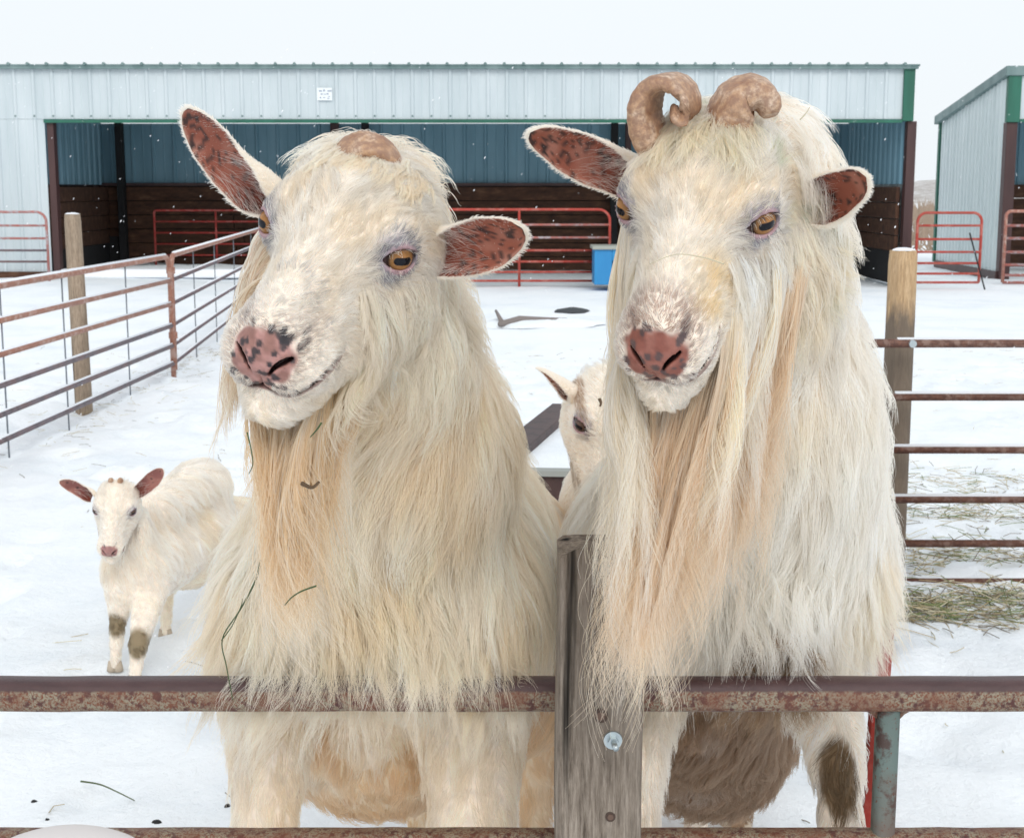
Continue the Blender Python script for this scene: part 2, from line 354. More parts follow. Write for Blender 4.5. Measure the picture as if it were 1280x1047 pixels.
for k in range(6): mb.box((X0 + .2, Y0 + 3.45, .02 + k * .25), (14.5, Y0 + 3.52, .26 + k * .25))
mb.build('plank_wall', M['plank'], s2)
mb = MB(); mb.add([(X0b - .04, Y1, .0), (X0 - .06, Y0 + .06, .0), (X0 + .0, Y0 + .06, .0), (X0b + .02, Y1, .0), (X0b - .04, Y1, .13), (X0 - .06, Y0 + .06, .13), (X0 + .0, Y0 + .06, .13), (X0b + .02, Y1, .13)],
    [(0, 3, 2, 1), (4, 5, 6, 7), (0, 1, 5, 4), (1, 2, 6, 5), (2, 3, 7, 6), (3, 0, 4, 7)]); mb.build('sill_board', M['brown_post'], s2)

# ------------------------------------------------------------------ tube gates
def gate(name, label, p0, p1, zs, r=.018, mats=('fence_rust', 'fence_grey'), stays=(), corner=.12, foot=None, round0=True, round1=True, group='tube gates around the yard',
         cat='gate', snow=False, nseg=8, bottom=None, stay_mat='wire', stay_r=.005, stay_z=None):
    p0 = np.array(p0, float); p1 = np.array(p1, float); Ln = np.linalg.norm(p1 - p0); u = (p1 - p0) / Ln
    root = empty(name, (*((p0 + p1) / 2), 0), label, cat, group)
    pt = lambda t, z: (*(p0 + u * t), z)
    zt = zs[0]; zb = min(zs) if bottom is None else bottom
    path = []
    if round0: path += [pt(0, zb), pt(0, zt - corner)] + [pt(corner * (1 - math.cos(a)), zt - corner * (1 - math.sin(a))) for a in np.linspace(.2, math.pi / 2 - .001, 6)]
    else: path += [pt(0, zt)]
    if round1: path += [pt(Ln - corner * (1 - math.sin(a)), zt - corner * (1 - math.cos(a))) for a in np.linspace(.001, math.pi / 2 - .2, 6)] + [pt(Ln, zt - corner), pt(Ln, zb)]
    else: path += [pt(Ln, zt)]
    q = MB(); q.tube(path, r, nseg); q.build('frame', M[mats[0]], root, smooth=True)
    for i, z in enumerate(zs[1:]):
        q = MB(); q.tube([pt(0, z), pt(Ln, z)], r * .86, nseg); q.build('rail', M[mats[min(1 + (i > 1), len(mats) - 1)] if len(mats) > 2 else mats[1]], root, smooth=True)
    for t in stays:
        q = MB(); a = (stay_z or (zt, zb - .06)); q.tube([pt(t, a[0]), pt(t, a[1])], stay_r, 6); q.build('stay', M[stay_mat], root, smooth=True)
    if snow:
        for i, z in enumerate(zs):
            q = MB(); q.tube([(*(p0 + u * (corner if i == 0 else .02)), z + r * .82), (*(p0 + u * (Ln - (corner if i == 0 else .02))), z + r * .82)], r * (.62 if i == 0 else .42), 6)
            o = q.build('snow_cap', M['snowcap'], root, smooth=True)
    return root
zg = [.935, .75, .57, .405, .25, .11]
A0 = (-2.815, 5.55); A1 = (-2.62, 10.93)
g = gate('tube_gate', 'snow topped six rail tube gate at the left, crossing a round wooden post', A0, A1, zg, .020, ('fence_rust', 'fence_rust', 'fence_grey'), (2.07, 3.02, 4.27), snow=True, bottom=.0)
g = gate('tube_gate', 'snow topped tube gate running from the left gate back towards the shed', (-2.63, 11.02), (-3.35, 20.2), zg, .020, ('fence_rust', 'fence_grey'), (1.2, 2.6, 4.2, 6, 7.6), snow=True, bottom=.05)
for z in (.3, .8): q = MB(); q.tube([(-2.625, 10.98, z), (-2.625, 10.98, z + .05)], .034, 8); q.build('hinge', M['fence_rust'], g)
def round_post(name, label, x, y, r, h, m, group, seed, flat=False, lean=(0, 0)):
    rg = np.random.default_rng(seed); mb = MB(); n = 28; V = []; F = []; K = 26
    rad = 1 + .05 * rg.normal(size=n); rad = (rad + np.roll(rad, 1) + np.roll(rad, -1)) / 3; rad[3] -= .10; rad[17] -= .12
    for i in range(K):
        z = (h + .1) * i / (K - 1) - .1; t = i / (K - 1)
        e = r * (1.03 - .07 * t); 
        if i == K - 1: e *= .93
        for k in range(n):
            a = 2 * math.pi * k / n; V.append((e * rad[k] * math.cos(a) + lean[0] * z, e * rad[k] * math.sin(a) + lean[1] * z, z + (rg.normal() * .002 if i > K - 3 else 0)))
    F = [(i * n + k, i * n + (k + 1) % n, (i + 1) * n + (k + 1) % n, (i + 1) * n + k) for i in range(K - 1) for k in range(n)] + [tuple((K - 1) * n + k for k in range(n)), tuple(range(n - 1, -1, -1))]
    mb.add(V, F); o = mb.build(name, m, smooth=True, label=label, cat='post', group=group); o.location = (x, y, 0)
    o.data.polygons[-2].use_smooth = False
    q = MB(); V = []; 
    for i, (e, zz) in enumerate([(.9, 0), (.8, .005), (.55, .009), (.2, .011)]):
        for k in range(14):
            a = 2 * math.pi * k / 14; V.append((r * .93 * e * math.cos(a) + x + lean[0] * h, r * .93 * e * math.sin(a) + y + lean[1] * h, h + zz * rg.uniform(.6, 1.1)))
    F = [(i * 14 + k, i * 14 + (k + 1) % 14, (i + 1) * 14 + (k + 1) % 14, (i + 1) * 14 + k) for i in range(3) for k in range(14)] + [tuple(42 + k for k in range(14))]
    q.add(V, F); q.build('snow_cap', M['snowcap'], o, smooth=True); return o
round_post('fence_post', 'tan round wooden post behind the snowy left gate', -2.80, 9.2, .056, 1.285, M['tan_wood'], 'wooden posts', 5, lean=(-.012, 0))
pr = round_post('fence_post', 'thick wooden post with tan top and cracked grey foot beside the right gate', P(1126, 400, 5.28)[0], 5.28, .053, P(1126, 313, 5.28)[2], M['post_wood'], 'wooden posts', 9)
M['post_stain_shift'].inputs[1].default_value = 0
# tan above, grey below ~z .98
adn = M['post_stain_shift']; sub = N(M['post_wood'], 'ShaderNodeMath', operation='SUBTRACT'); 
L(M['post_wood'], adn.outputs[0], sub.inputs[0]); sub.inputs[1].default_value = 1.13
for l_ in list(M['post_wood'].node_tree.links):
    if l_.from_node == adn and l_.to_node != sub: L(M['post_wood'], sub.outputs[0], l_.to_socket)
# right pipe gate
zr = [P(1200, y, 5.1)[2] for y in (429, 496, 562, 624, 679, 727)]
ga = P(1080, 429, 5.1)[0]
root = gate('tube_gate', 'dark rusty six rail pipe gate fastened to the thick post on the right', (ga, 5.1), (ga + 3.2, 5.1), zr, .0165, ('dark_rail', 'dark_rail'), (), corner=.045, bottom=.02, stay_mat='wire')
q = MB(); bxp = P(1139, 429, 5.1); q.tube([(bxp[0], 5.075, bxp[2]), (bxp[0], 5.15, bxp[2])], .014, 10); q.build('bolt', M['zinc'], root)
for i, z in enumerate(zr[:4]):
    q = MB(); q.tube([(ga + .12, 5.1, z + .0145), (ga + 3.2, 5.1, z + .0145)], .0075, 6); q.build('snow_cap', M['snowcap'], root, smooth=True)
# far gates
zf = lambda ys, Y: [P(640, y, Y)[2] for y in ys]
gate('tube_gate', 'faded red tube gate against the white shed wall at the far left', (xx(-150, 300, 20.6), 20.6), (xx(59, 300, 20.6), 20.6), zf((265, 282, 298, 313, 327), 20.6), .02, ('gate_grey', 'gate_grey', 'fence_grey'), (), corner=.14, bottom=.1)
gate('tube_gate', 'bright red round cornered tube gate in the shed opening between the two bucks', (xx(520, 300, 21), 21), (xx(762, 300, 21), 21), zf((262, 281, 297, 313, 327, 340, 351), 21), .021, ('red_paint', 'gate_grey', 'red_paint'), (xx(649, 300, 21) - xx(520, 300, 21),), corner=.16, stay_mat='red_paint', stay_r=.02, bottom=.05)  # greyed upper rails have snow light put into their paint colour
gate('tube_gate', 'dim dark red tube gate deep inside the shed at the left', (xx(194, 300, 23.4), 23.4), (xx(420, 300, 23.4), 23.4), zf((263, 277, 291, 305, 319, 332), 23.4), .018, ('red_dim', 'red_dim'), (1.0, 2.2), corner=.04, stay_mat='red_dim', stay_r=.018, bottom=.1)
g5 = gate('tube_gate', 'small red round cornered gate between the two sheds', (xx(1146, 300, 20.9), 20.9), (xx(1226, 300, 20.9), 20.9), zf((266, 282, 299, 315, 329, 342, 353), 20.9), .021, ('red_paint', 'red_paint'), (), corner=.13)
q = MB(); q.tube([P(1212, 291, 20.85), P(1231, 362, 20.7)], .012, 6); q.build('prop_rod', M['black'], g5)
gate('tube_gate', 'tan and red tube gate in front of the right shed', (xx(1256, 300, 21.8), 21.8), (xx(1256, 300, 21.8) + 3, 21.6), zf((264, 282, 298, 315, 331, 344, 353), 21.8), .026, ('tan_gate', 'gate_grey'), (.35,), corner=.08, stay_mat='tan_gate', stay_r=.012)
# blue feeder box with a framed opening
bf = empty('feeder_box', P(775, 350, 20.3) * np.array([1, 1, 0]), 'bright blue box with a pale lid in front of the shed between the bucks', 'box')
bx0, bx1 = xx(743, 330, 20.3), xx(812, 330, 20.3); zb0, zb1 = P(640, 356, 20.3)[2], P(640, 312, 20.3)[2]
mb = MB(); t_ = .05; ox0 = bx0 + .25; ox1 = bx1 - .12; oz0 = zb0 + .12; oz1 = zb1 - .16
mb.box((bx0, 20.3, zb0), (ox0, 20.9, zb1)); mb.box((ox1, 20.3, zb0), (bx1, 20.9, zb1)); mb.box((ox0, 20.3, zb0), (ox1, 20.9, oz0)); mb.box((ox0, 20.3, oz1), (ox1, 20.9, zb1)); mb.box((ox0, 20.5, oz0), (ox1, 20.56, oz1))
mb.build('body', M['blue'], bf, bevel=.01)
mb = MB(); mb.box((bx0 - .03, 20.26, zb1), (bx1 + .03, 20.95, zb1 + .05)); mb.build('lid', mat('weathered_lid', (.35, .37, .33), .8), bf, bevel=.01)
mb = MB(); mb.box((ox0, 20.35, oz0 + .01), (ox1, 20.49, oz0 + .1)); mb.build('grain', mat('yellow_grain', (.55, .42, .12), .9), bf)
# snow bank and trampled scrap on the ground between the bucks
def lump(name, px, py, w_, d_, h_, m, label, cat=None, seed=0, group=None, kind=None):
    c = G(px, py); rg = np.random.default_rng(seed); q = MB(); V = []; F = []; n = 18
    rr = 1 + .22 * rg.normal(size=n); rr = (rr + np.roll(rr, 1)) / 2
    for i, (e, z) in enumerate([(1, -.02), (.85, .5), (.5, .85), (.15, 1)]):
        for k in range(n):
            a = 2 * math.pi * k / n; V.append((c[0] + w_ * e * rr[k] * math.cos(a), c[1] + d_ * e * rr[k] * math.sin(a), z * h_ * rg.uniform(.8, 1.15) + gh(c[0], c[1])))
    F = [(i * n + k, i * n + (k + 1) % n, (i + 1) * n + (k + 1) % n, (i + 1) * n + k) for i in range(3) for k in range(n)] + [tuple(3 * n + k for k in range(n))]
    q.add(V, F); return q.build(name, m, smooth=True, label=label, cat=cat, group=group, kind=kind)
lump('rubber_mat', 716, 391, .17, .38, .035, mat('dark_mat', (.05, .055, .06), .8), 'dark scrap of rubber lying in the snow between the bucks', 'mat', 3)
mb = MB(); br = [G(625, 411) + np.array([0, 0, .05]), G(650, 406.5) + np.array([0, 0, .06]), G(680, 406.5) + np.array([0, 0, .05]), G(708, 404) + np.array([0, 0, .04])]
mb.tube(br, [.03, .045, .04, .02], 8); br2 = [G(627, 409) + np.array([0, 0, .06]), G(620, 402) + np.array([0, 0, .12])]; mb.tube(br2, [.03, .015], 6)
mb.build('fallen_branch', mat('grey_bark', (.22, .19, .18), .9), smooth=True, label='snowy grey branch lying on the ground between the bucks', cat='branch')
lump('snow_bank', 670, 405, .75, .5, .06, M['snow'], 'shallow drift of snow along the fallen branch', kind='structure', seed=4)
lump('snow_bank', 260, 350, 2.4, .5, .14, M['snow'], 'snow drifted against the left of the long shed', kind='structure', seed=5)

# ------------------------------------------------------------------ steel bunk behind
bk = empty('feed_bunk', (0.6, 4.9, 0), 'dark brown steel feed bunk full of snow behind the bucks', 'trough')
zb_ = .6
def rail3(q, a, b, wd, z0, z1):
    a = np.array(a, float); b = np.array(b, float); u = (b - a) / np.linalg.norm(b - a); n_ = np.array([-u[1], u[0]]) * wd / 2
    c = [a - n_, b - n_, b + n_, a + n_]; V = [(*p, z0) for p in c] + [(*p, z1) for p in c]
    q.add(V, [(0, 3, 2, 1), (4, 5, 6, 7), (0, 1, 5, 4), (1, 2, 6, 5), (2, 3, 7, 6), (3, 0, 4, 7)])
for nm, a, b, wd in (('side_panel', (-.09, 4.25), (.21, 5.62), .10), ('end_panel', (-.1, 4.2), (1.0, 4.12), .03), ('side_panel', (1.0, 4.1), (1.35, 5.5), .08), ('end_panel', (.22, 5.66), (1.35, 5.55), .05)):
    q = MB(); rail3(q, a, b, wd, zb_ - .24, zb_); q.build(nm, M['brown_steel'], bk, bevel=.004)
q = MB(); rail3(q, (-.1, 4.19), (1.0, 4.11), .05, zb_ + .003, zb_ + .02); q.build('rim', mat('frosty_rim', (.30, .31, .29), .7), bk)
q = MB(); q.add([(-.04, 4.24, zb_ - .03), (.98, 4.16, zb_ - .03), (1.31, 5.5, zb_ - .03), (.25, 5.62, zb_ - .03)], [(0, 1, 2, 3)]); q.build('snow_fill', M['snow'], bk)
for x_, y_ in ((-.06, 4.3), (.95, 4.2), (.2, 5.5), (1.28, 5.4)):
    q = MB(); q.box((x_ - .03, y_ - .03, 0), (x_ + .03, y_ + .03, zb_ - .24)); q.build('leg', M['brown_steel'], bk)

# ------------------------------------------------------------------ front gate, post, red brace
YR = 1.63
rz = [P(640, 866.5, YR)[2], P(640, 1055, YR)[2]]; rz += [rz[1] - .19, rz[1] - .36, rz[1] - .52]
fg = empty('pipe_gate', (0, YR, 0), 'rusty speckled front gate whose top rail crosses in front of the bucks', 'gate')
RR = .0196
def gate_rail(z, xa, xb, r, nm='rail'):
    q = MB(); K = 90; rg = np.random.default_rng(int(z * 1000)); pts = [(xa + (xb - xa) * i / (K - 1), YR + rg.normal() * .0003, z + rg.normal() * .00025) for i in range(K)]
    q.tube(pts, r, 20, square=3.2); q.build(nm, M['rusty_rail_top' if nm == 'top_rail' else 'rusty_rail'], fg, smooth=True)
    M['rail_top_node'].inputs[1].default_value = rz[0]
gate_rail(rz[0], -1.6, 1.9, RR, 'top_rail')
for z in rz[1:]: gate_rail(z, -1.6, 1.9, RR * .95)
xt = P(1107.5, 940, YR)[0]
q = MB(); q.tube([(xt, YR, rz[0] - RR * .8), (xt, YR, 0.0)], .0135, 16, square=3.5); q.build('upright', M['rusty_tube'], fg, smooth=True)
for s_ in (-1, 1): q = MB(); q.tube([(xt + s_ * .024, YR, rz[0] - .019), (xt + s_ * .016, YR, rz[0] - .021), (xt + s_ * .0125, YR, rz[0] - .03)], [.004, .006, .003], 8); q.build('weld', M['rusty_rail'], fg, smooth=True)
for xe in (-1.6, 1.9):
    q = MB(); q.tube([(xe, YR, rz[0] + .02), (xe, YR, 0)], .02, 12); q.build('end_tube', M['rusty_rail'], fg, smooth=True)
YP = 1.515
pxl, pxr = P(697, 860, YP)[0], P(806, 860, YP)[0]; pzt = P(715, 688, YP)[2]
mb = MB(); rg = np.random.default_rng(11); K = 60; n = 9; V = []; F = []; ring = []
hw = (pxr - pxl) / 2; cxp = (pxl + pxr) / 2
sec = []
for (a, b) in [(-1, -1), (1, -1), (1, 1), (-1, 1)]:
    pass
def sect():
    pts = []; e = .007
    for i in range(14): pts.append((-hw + e + (2 * hw - 2 * e) * i / 13, -.02))
    pts += [(hw - .002, -.017), (hw, -.012)] + [(hw, -.012 + .07 * i / 6) for i in range(1, 7)] + [(hw - e, .06)]
    pts += [(hw - e - (2 * hw - 2 * e) * i / 6, .062) for i in range(1, 7)] + [(-hw, .055)] + [(-hw, .055 - .067 * i / 6) for i in range(1, 7)] + [(-hw + .002, -.018)]
    return pts
sp = sect(); n = len(sp); prof = rg.normal(size=n) * .0006; prof[5] += .0035; prof[10] += .003; prof[6] += .0015
zt_ = np.linspace(0.02, pzt, K)
for i, z in enumerate(zt_):
    for k, (a, b) in enumerate(sp):
        dz = 0
        if i >= K - 2: dz = -.010 * (abs(a) / hw) ** 4 + (.0 if i == K - 1 else 0) - .004 * math.sin(a * 60 + b * 30)
        sh = prof[k] * (1 + .4 * math.sin(z * 9 + k))
        V.append((cxp + a + .0012 * math.sin(z * 14) , YP + .02 + b + (sh if b < -.015 else 0), z + dz))
F = [(i * n + k, i * n + (k + 1) % n, (i + 1) * n + (k + 1) % n, (i + 1) * n + k) for i in range(K - 1) for k in range(n)] + [tuple((K - 1) * n + k for k in range(n))]
mb.add(V, F)
gw = wood('weathered_grey_post', (.08, .06, .045), (.23, .19, .155), (.38, .33, .28), .3, 1.0)
fp = mb.build('gate_post', gw, smooth=True, label='weathered grey square wooden post bolted at the front gate between the bucks', cat='post')
fp.data.polygons[-1].use_smooth = False
bp = P(766, 924, YP); 
def disc(q, c, r, y0, y1, n=24, sq=0):
    V = [(c[0] + r * math.cos(2 * math.pi * k / n), y0, c[2] + r * math.sin(2 * math.pi * k / n)) for k in range(n)] + [(c[0] + r * .96 * math.cos(2 * math.pi * k / n), y1, c[2] + r * .96 * math.sin(2 * math.pi * k / n)) for k in range(n)]
    q.add(V, [tuple(range(n)), tuple(range(2 * n - 1, n - 1, -1))] + [(k, (k + 1) % n, n + (k + 1) % n, n + k) for k in range(n)])
q = MB(); disc(q, bp, .0108, YP + .004, YP - .003); q.build('washer', M['zinc'], fp)
q = MB(); disc(q, bp, .0062, YP - .003, YP - .010, 6); q.build('nut', M['zinc'], fp)
q = MB(); q.tube([(bp[0], YP - .008, bp[2]), (bp[0] + .002, YP - .024, bp[2] - .001)], .0034, 10); q.build('bolt', M['zinc'], fp, smooth=True)
for (kx, ky, kr) in ((751, 894, .0085), (763, 1020, .006)):
    c = P(kx, ky, YP); q = MB(); disc(q, c, kr, YP + .004, YP - .0012, 18); q.build('knot', mat('knot_dark', (.07, .045, .035), .9), fp)
    q = MB(); disc(q, c, kr * .6, YP + .004, YP - .0022, 12); q.build('knot_core', mat('knot_core', (.13, .08, .06), .9), fp)
# red brace
q = MB(); Yb = 1.9
a, b = P(1107, 778, Yb), P(1084, 1045, Yb); b = a + (b - a) * (a[2] / (a[2] - b[2]))
q.tube([a, b], .0105 * Yb / 1.63, 12, square=4); q.build('brace_post', M['red_tube'], smooth=False, label='slim bright red square tube leaning behind the front gate upright', cat='post')
q = MB()
# ------------------------------------------------------------------ hay and litter (stuff)
def strands(name, n, fn, label, cols, r=.0022):
    objs = []
    V = []; F = []; mi = []
    for k in range(n):
        c, ln = fn(k); a = RNG.uniform(0, 2 * math.pi); u = np.array([math.cos(a), math.sin(a), RNG.normal(0, .12)]); b_ = np.array([-u[1], u[0], 0]) * r
        bend = np.array([RNG.normal(0, .25), RNG.normal(0, .25), RNG.uniform(.0, .3)]) * ln
        p = [c, c + u * ln * .5 + bend * .3, c + u * ln + np.array([0, 0, bend[2] * .3])]
        up = np.array([0, 0, r * 1.2]); o = len(V)
        for q in p: V += [q - b_, q + b_, q + up]
        for s_ in (0, 3):
            F += [(o + s_, o + s_ + 1, o + s_ + 4, o + s_ + 3), (o + s_ + 1, o + s_ + 2, o + s_ + 5, o + s_ + 4), (o + s_ + 2, o + s_, o + s_ + 3, o + s_ + 5)]
        mi += [k % len(cols)] * 6
    mb = MB(); mb.v = [tuple(map(float, x)) for x in V]; mb.f = F; mb.mi = mi
    return mb.build(name, cols, label=label, kind='stuff')
hc = [mat('hay_green', (.17, .21, .085), .9), mat('hay_tan', (.42, .34, .2), .9), mat('hay_pale', (.55, .5, .36), .9), mat('hay_dark', (.16, .13, .09), .9)]
def hay_fn(k):
    band = RNG.choice([600, 640, 700, 755, 770], p=[.12, .18, .22, .28, .20]); y = band + RNG.normal(0, 11); x = RNG.uniform(1110, 1300) + RNG.normal(0, 30)
    if band >= 755: x = RNG.uniform(1100, 1290)
    c = G(x, y); c[2] = gh(c[0], c[1]) + RNG.uniform(0, .02); return c, RNG.uniform(.05, .17)
strands('hay', 1300, hay_fn, 'scattered greenish hay in the snow under the right gate', hc, .0018)
def lit_fn(k):
    x, y = RNG.uniform(-5, 5), RNG.uniform(2.6, 13)
    c = np.array([x, y, gh(x, y) + .004]); return c, RNG.uniform(.02, .11)
strands('straw', 900, lit_fn, 'loose straw bits strewn over the trampled snow', hc[1:], .0015)
def fence_fn(k):
    y = RNG.uniform(8, 13); x = -2.7 + RNG.normal(.05, .16); return np.array([x, y, gh(x, y) + .004]), RNG.uniform(.03, .12)
strands('straw', 260, fence_fn, 'dry grass bits along the foot of the left gate', hc[1:], .0015)
for k, (px, py) in enumerate([(42, 989), (60, 1005), (58, 1015), (196, 1020), (284, 1002), (183, 1033)]):
    o = lump('dung_pellet', px, py, .008 if k != 3 else .011, .007, .008, M['black'], 'small dark dung pellet lying in the trampled snow at the lower left', 'droppings', 30 + k, 'dung pellets in the snow')
lump('twig_scrap', 57, 696, .035, .01, .006, mat('dark_twig', (.07, .06, .05), .9), 'short dark twig in the snow left of the kid', 'twig', 41)
# grass stalk lying at the lower left
def stalk(name, pts, r, m, label, cat='grass stalk', group=None):
    # smooth catmull
    pts = [np.array(p, float) for p in pts]; o_ = []
    pp = [pts[0]] + pts + [pts[-1]]
    for i in range(1, len(pp) - 2):
        for t in np.linspace(0, 1, 7)[:-1]:
            a, b, c, d = pp[i - 1], pp[i], pp[i + 1], pp[i + 2]
            o_.append(.5 * ((2 * b) + (-a + c) * t + (2 * a - 5 * b + 4 * c - d) * t * t + (-a + 3 * b - 3 * c + d) * t ** 3))
    o_.append(pts[-1]); q = MB(); q.tube(o_, [r * (1 - .5 * i / len(o_)) for i in range(len(o_))], 5)
    return q.build(name, m, smooth=True, label=label, cat=cat, group=group)
mgr = mat('green_stalk', (.07, .10, .035), .7)
stalk('grass_stalk', [G(101, 976), G(125, 980), G(148, 990), G(168, 1000)], .0025, mgr, 'thin green stalk lying on the snow at the lower left')
# pale rounded lump of unknown kind at the bottom left corner
def corner_lump():
    q = MB(); c = P(80, 1112, .95); V = []; F = []; n = 40
    for i in range(12):
        t = i / 11 * math.pi / 2
        for k in range(n):
            a = 2 * math.pi * k / n; V.append((c[0] + .07 * math.cos(t) * math.cos(a) * (1 + .04 * math.sin(3 * a)), c[1] + .06 * math.cos(t) * math.sin(a), c[2] - .3 + (.3 + .0415 * math.sin(t)) * (1 if i else 0)))
    F = [(i * n + k, i * n + (k + 1) % n, (i + 1) * n + (k + 1) % n, (i + 1) * n + k) for i in range(11) for k in range(n)]
    q.add(V, F); q.build('pale_lump', mat('soft_snow', (.66, .62, .61), .9), smooth=True, label='blurred pale rounded top close to the camera at the bottom left corner', cat='post')
corner_lump()
# falling snow
mb = MB(); fl = np.random.default_rng(21)
for k in range(1300):
    Y = 2.3 + 18 * fl.random() ** .8
    p = P(fl.uniform(-60, 1340), fl.uniform(60, 900), Y); r_ = fl.uniform(.0016, .0042) * (.6 + Y / 11); u = np.array([.55, .1, .8]) * r_ * fl.uniform(.8, 1.8); s_ = np.array([r_ * .45, 0, -r_ * .3]); t_ = np.array([0, r_ * .4, 0])
    mb.add([p - u, p + s_, p + t_, p - s_, p - t_, p + u], [(0, 1, 2), (0, 2, 3), (0, 3, 4), (0, 4, 1), (5, 2, 1), (5, 3, 2), (5, 4, 3), (5, 1, 4)])
mb.build('falling_snow', M['snowcap'], label='snowflakes drifting through the air', kind='stuff')
# ================================================================== ANIMALS: implicit bodies, polygonised
def nrm(v): return v / (np.linalg.norm(v, axis=-1, keepdims=True) + 1e-12)
def smin(a, b, k):
    h = np.clip(.5 + .5 * (b - a) / k, 0, 1); return b + (a - b) * h - k * h * (1 - h)
def d_rc(p, a, b, ra, rb):
    a = np.array(a); b = np.array(b); ab = b - a; t = np.clip(((p - a) @ ab) / (ab @ ab), 0, 1)
    return np.linalg.norm(p - a - t[:, None] * ab, axis=1) - (ra + (rb - ra) * t)
def d_el(p, c, r):
    r = np.array(r); q = p - np.array(c); k0 = np.linalg.norm(q / r, axis=1); k1 = np.linalg.norm(q / r ** 2, axis=1) + 1e-9
    return k0 * (k0 - 1) / k1
def vnoise(p, sc_, seed=0):
    """smooth lattice noise in 0..1"""
    q = p * sc_ + seed * 17.31; i = np.floor(q).astype(np.int64); f = q - i; f = f * f * (3 - 2 * f); r = 0
    for dx in (0, 1):
        for dy in (0, 1):
            for dz in (0, 1):
                h = ((i[:, 0] + dx) * 73856093) ^ ((i[:, 1] + dy) * 19349663) ^ ((i[:, 2] + dz) * 83492791); h = (h ^ (h >> 13)) * 1274126177; h = ((h ^ (h >> 16)) & 0xffff) / 65535.
                wgt = (f[:, 0] if dx else 1 - f[:, 0]) * (f[:, 1] if dy else 1 - f[:, 1]) * (f[:, 2] if dz else 1 - f[:, 2]); r = r + h * wgt
    return r
def sstep(a, b, x): t = np.clip((x - a) / (b - a), 0, 1); return t * t * (3 - 2 * t)
def rod(w_):
    a = np.linalg.norm(w_); k = np.array(w_) / a; K = np.array([[0, -k[2], k[1]], [k[2], 0, -k[0]], [-k[1], k[0], 0]])
    return np.eye(3) + math.sin(a) * K + (1 - math.cos(a)) * K @ K
def nets(fn, lo, hi, h):
    """surface nets: returns verts, quads"""
    lo = np.array(lo); n = np.ceil((np.array(hi) - lo) / h).astype(int) + 1
    gx, gy, gz = [lo[i] + h * np.arange(n[i]) for i in range(3)]
    D = np.empty(n)
    step = max(1, int(400000 / (n[1] * n[2])))
    for i in range(0, n[0], step):
        A = np.stack(np.meshgrid(gx[i:i + step], gy, gz, indexing='ij'), -1).reshape(-1, 3); D[i:i + step] = fn(A).reshape(-1, n[1], n[2])
    s_ = D < 0
    c8 = [s_[a:n[0] - 1 + a, b:n[1] - 1 + b, c:n[2] - 1 + c] for a in (0, 1) for b in (0, 1) for c in (0, 1)]
    cnt = sum(c.astype(int) for c in c8); act = (cnt > 0) & (cnt < 8); ci = np.argwhere(act); vid = -np.ones(act.shape, int); vid[act] = np.arange(len(ci))
    acc = np.zeros((len(ci), 3)); num = np.zeros(len(ci))
    for ax in range(3):
        o1, o2 = [k for k in range(3) if k != ax]
        for a in (0, 1):
            for b in (0, 1):
                i0 = ci.copy(); i0[:, o1] += a; i0[:, o2] += b; i1 = i0.copy(); i1[:, ax] += 1
                d0 = D[tuple(i0.T)]; d1 = D[tuple(i1.T)]; m_ = (d0 < 0) != (d1 < 0); t = np.where(m_, d0 / np.where(m_, d0 - d1, 1), 0)
                pt = i0.astype(float); pt[:, ax] += t; acc += pt * m_[:, None]; num += m_
    V = lo + h * acc / num[:, None]; Q = []
    for ax in range(3):
        o1, o2 = [(1, 2), (2, 0), (0, 1)][ax]
        sl0 = [slice(None)] * 3; sl1 = [slice(None)] * 3; sl0[ax] = slice(0, -1); sl1[ax] = slice(1, None)
        e = s_[tuple(sl0)] != s_[tuple(sl1)]; e_in = s_[tuple(sl0)]; E_ = np.argwhere(e); E_ = E_[(E_[:, o1] > 0) & (E_[:, o2] > 0) & (E_[:, o1] < n[o1] - 1) & (E_[:, o2] < n[o2] - 1)]
        if not len(E_): continue
        ins = e_in[tuple(E_.T)]
        def at(a, b): q = E_.copy(); q[:, o1] -= a; q[:, o2] -= b; return vid[tuple(q.T)]
        q = np.stack([at(1, 1), at(0, 1), at(0, 0), at(1, 0)], 1); q[~ins] = q[~ins][:, ::-1]; Q.append(q)
    return V, np.concatenate(Q)

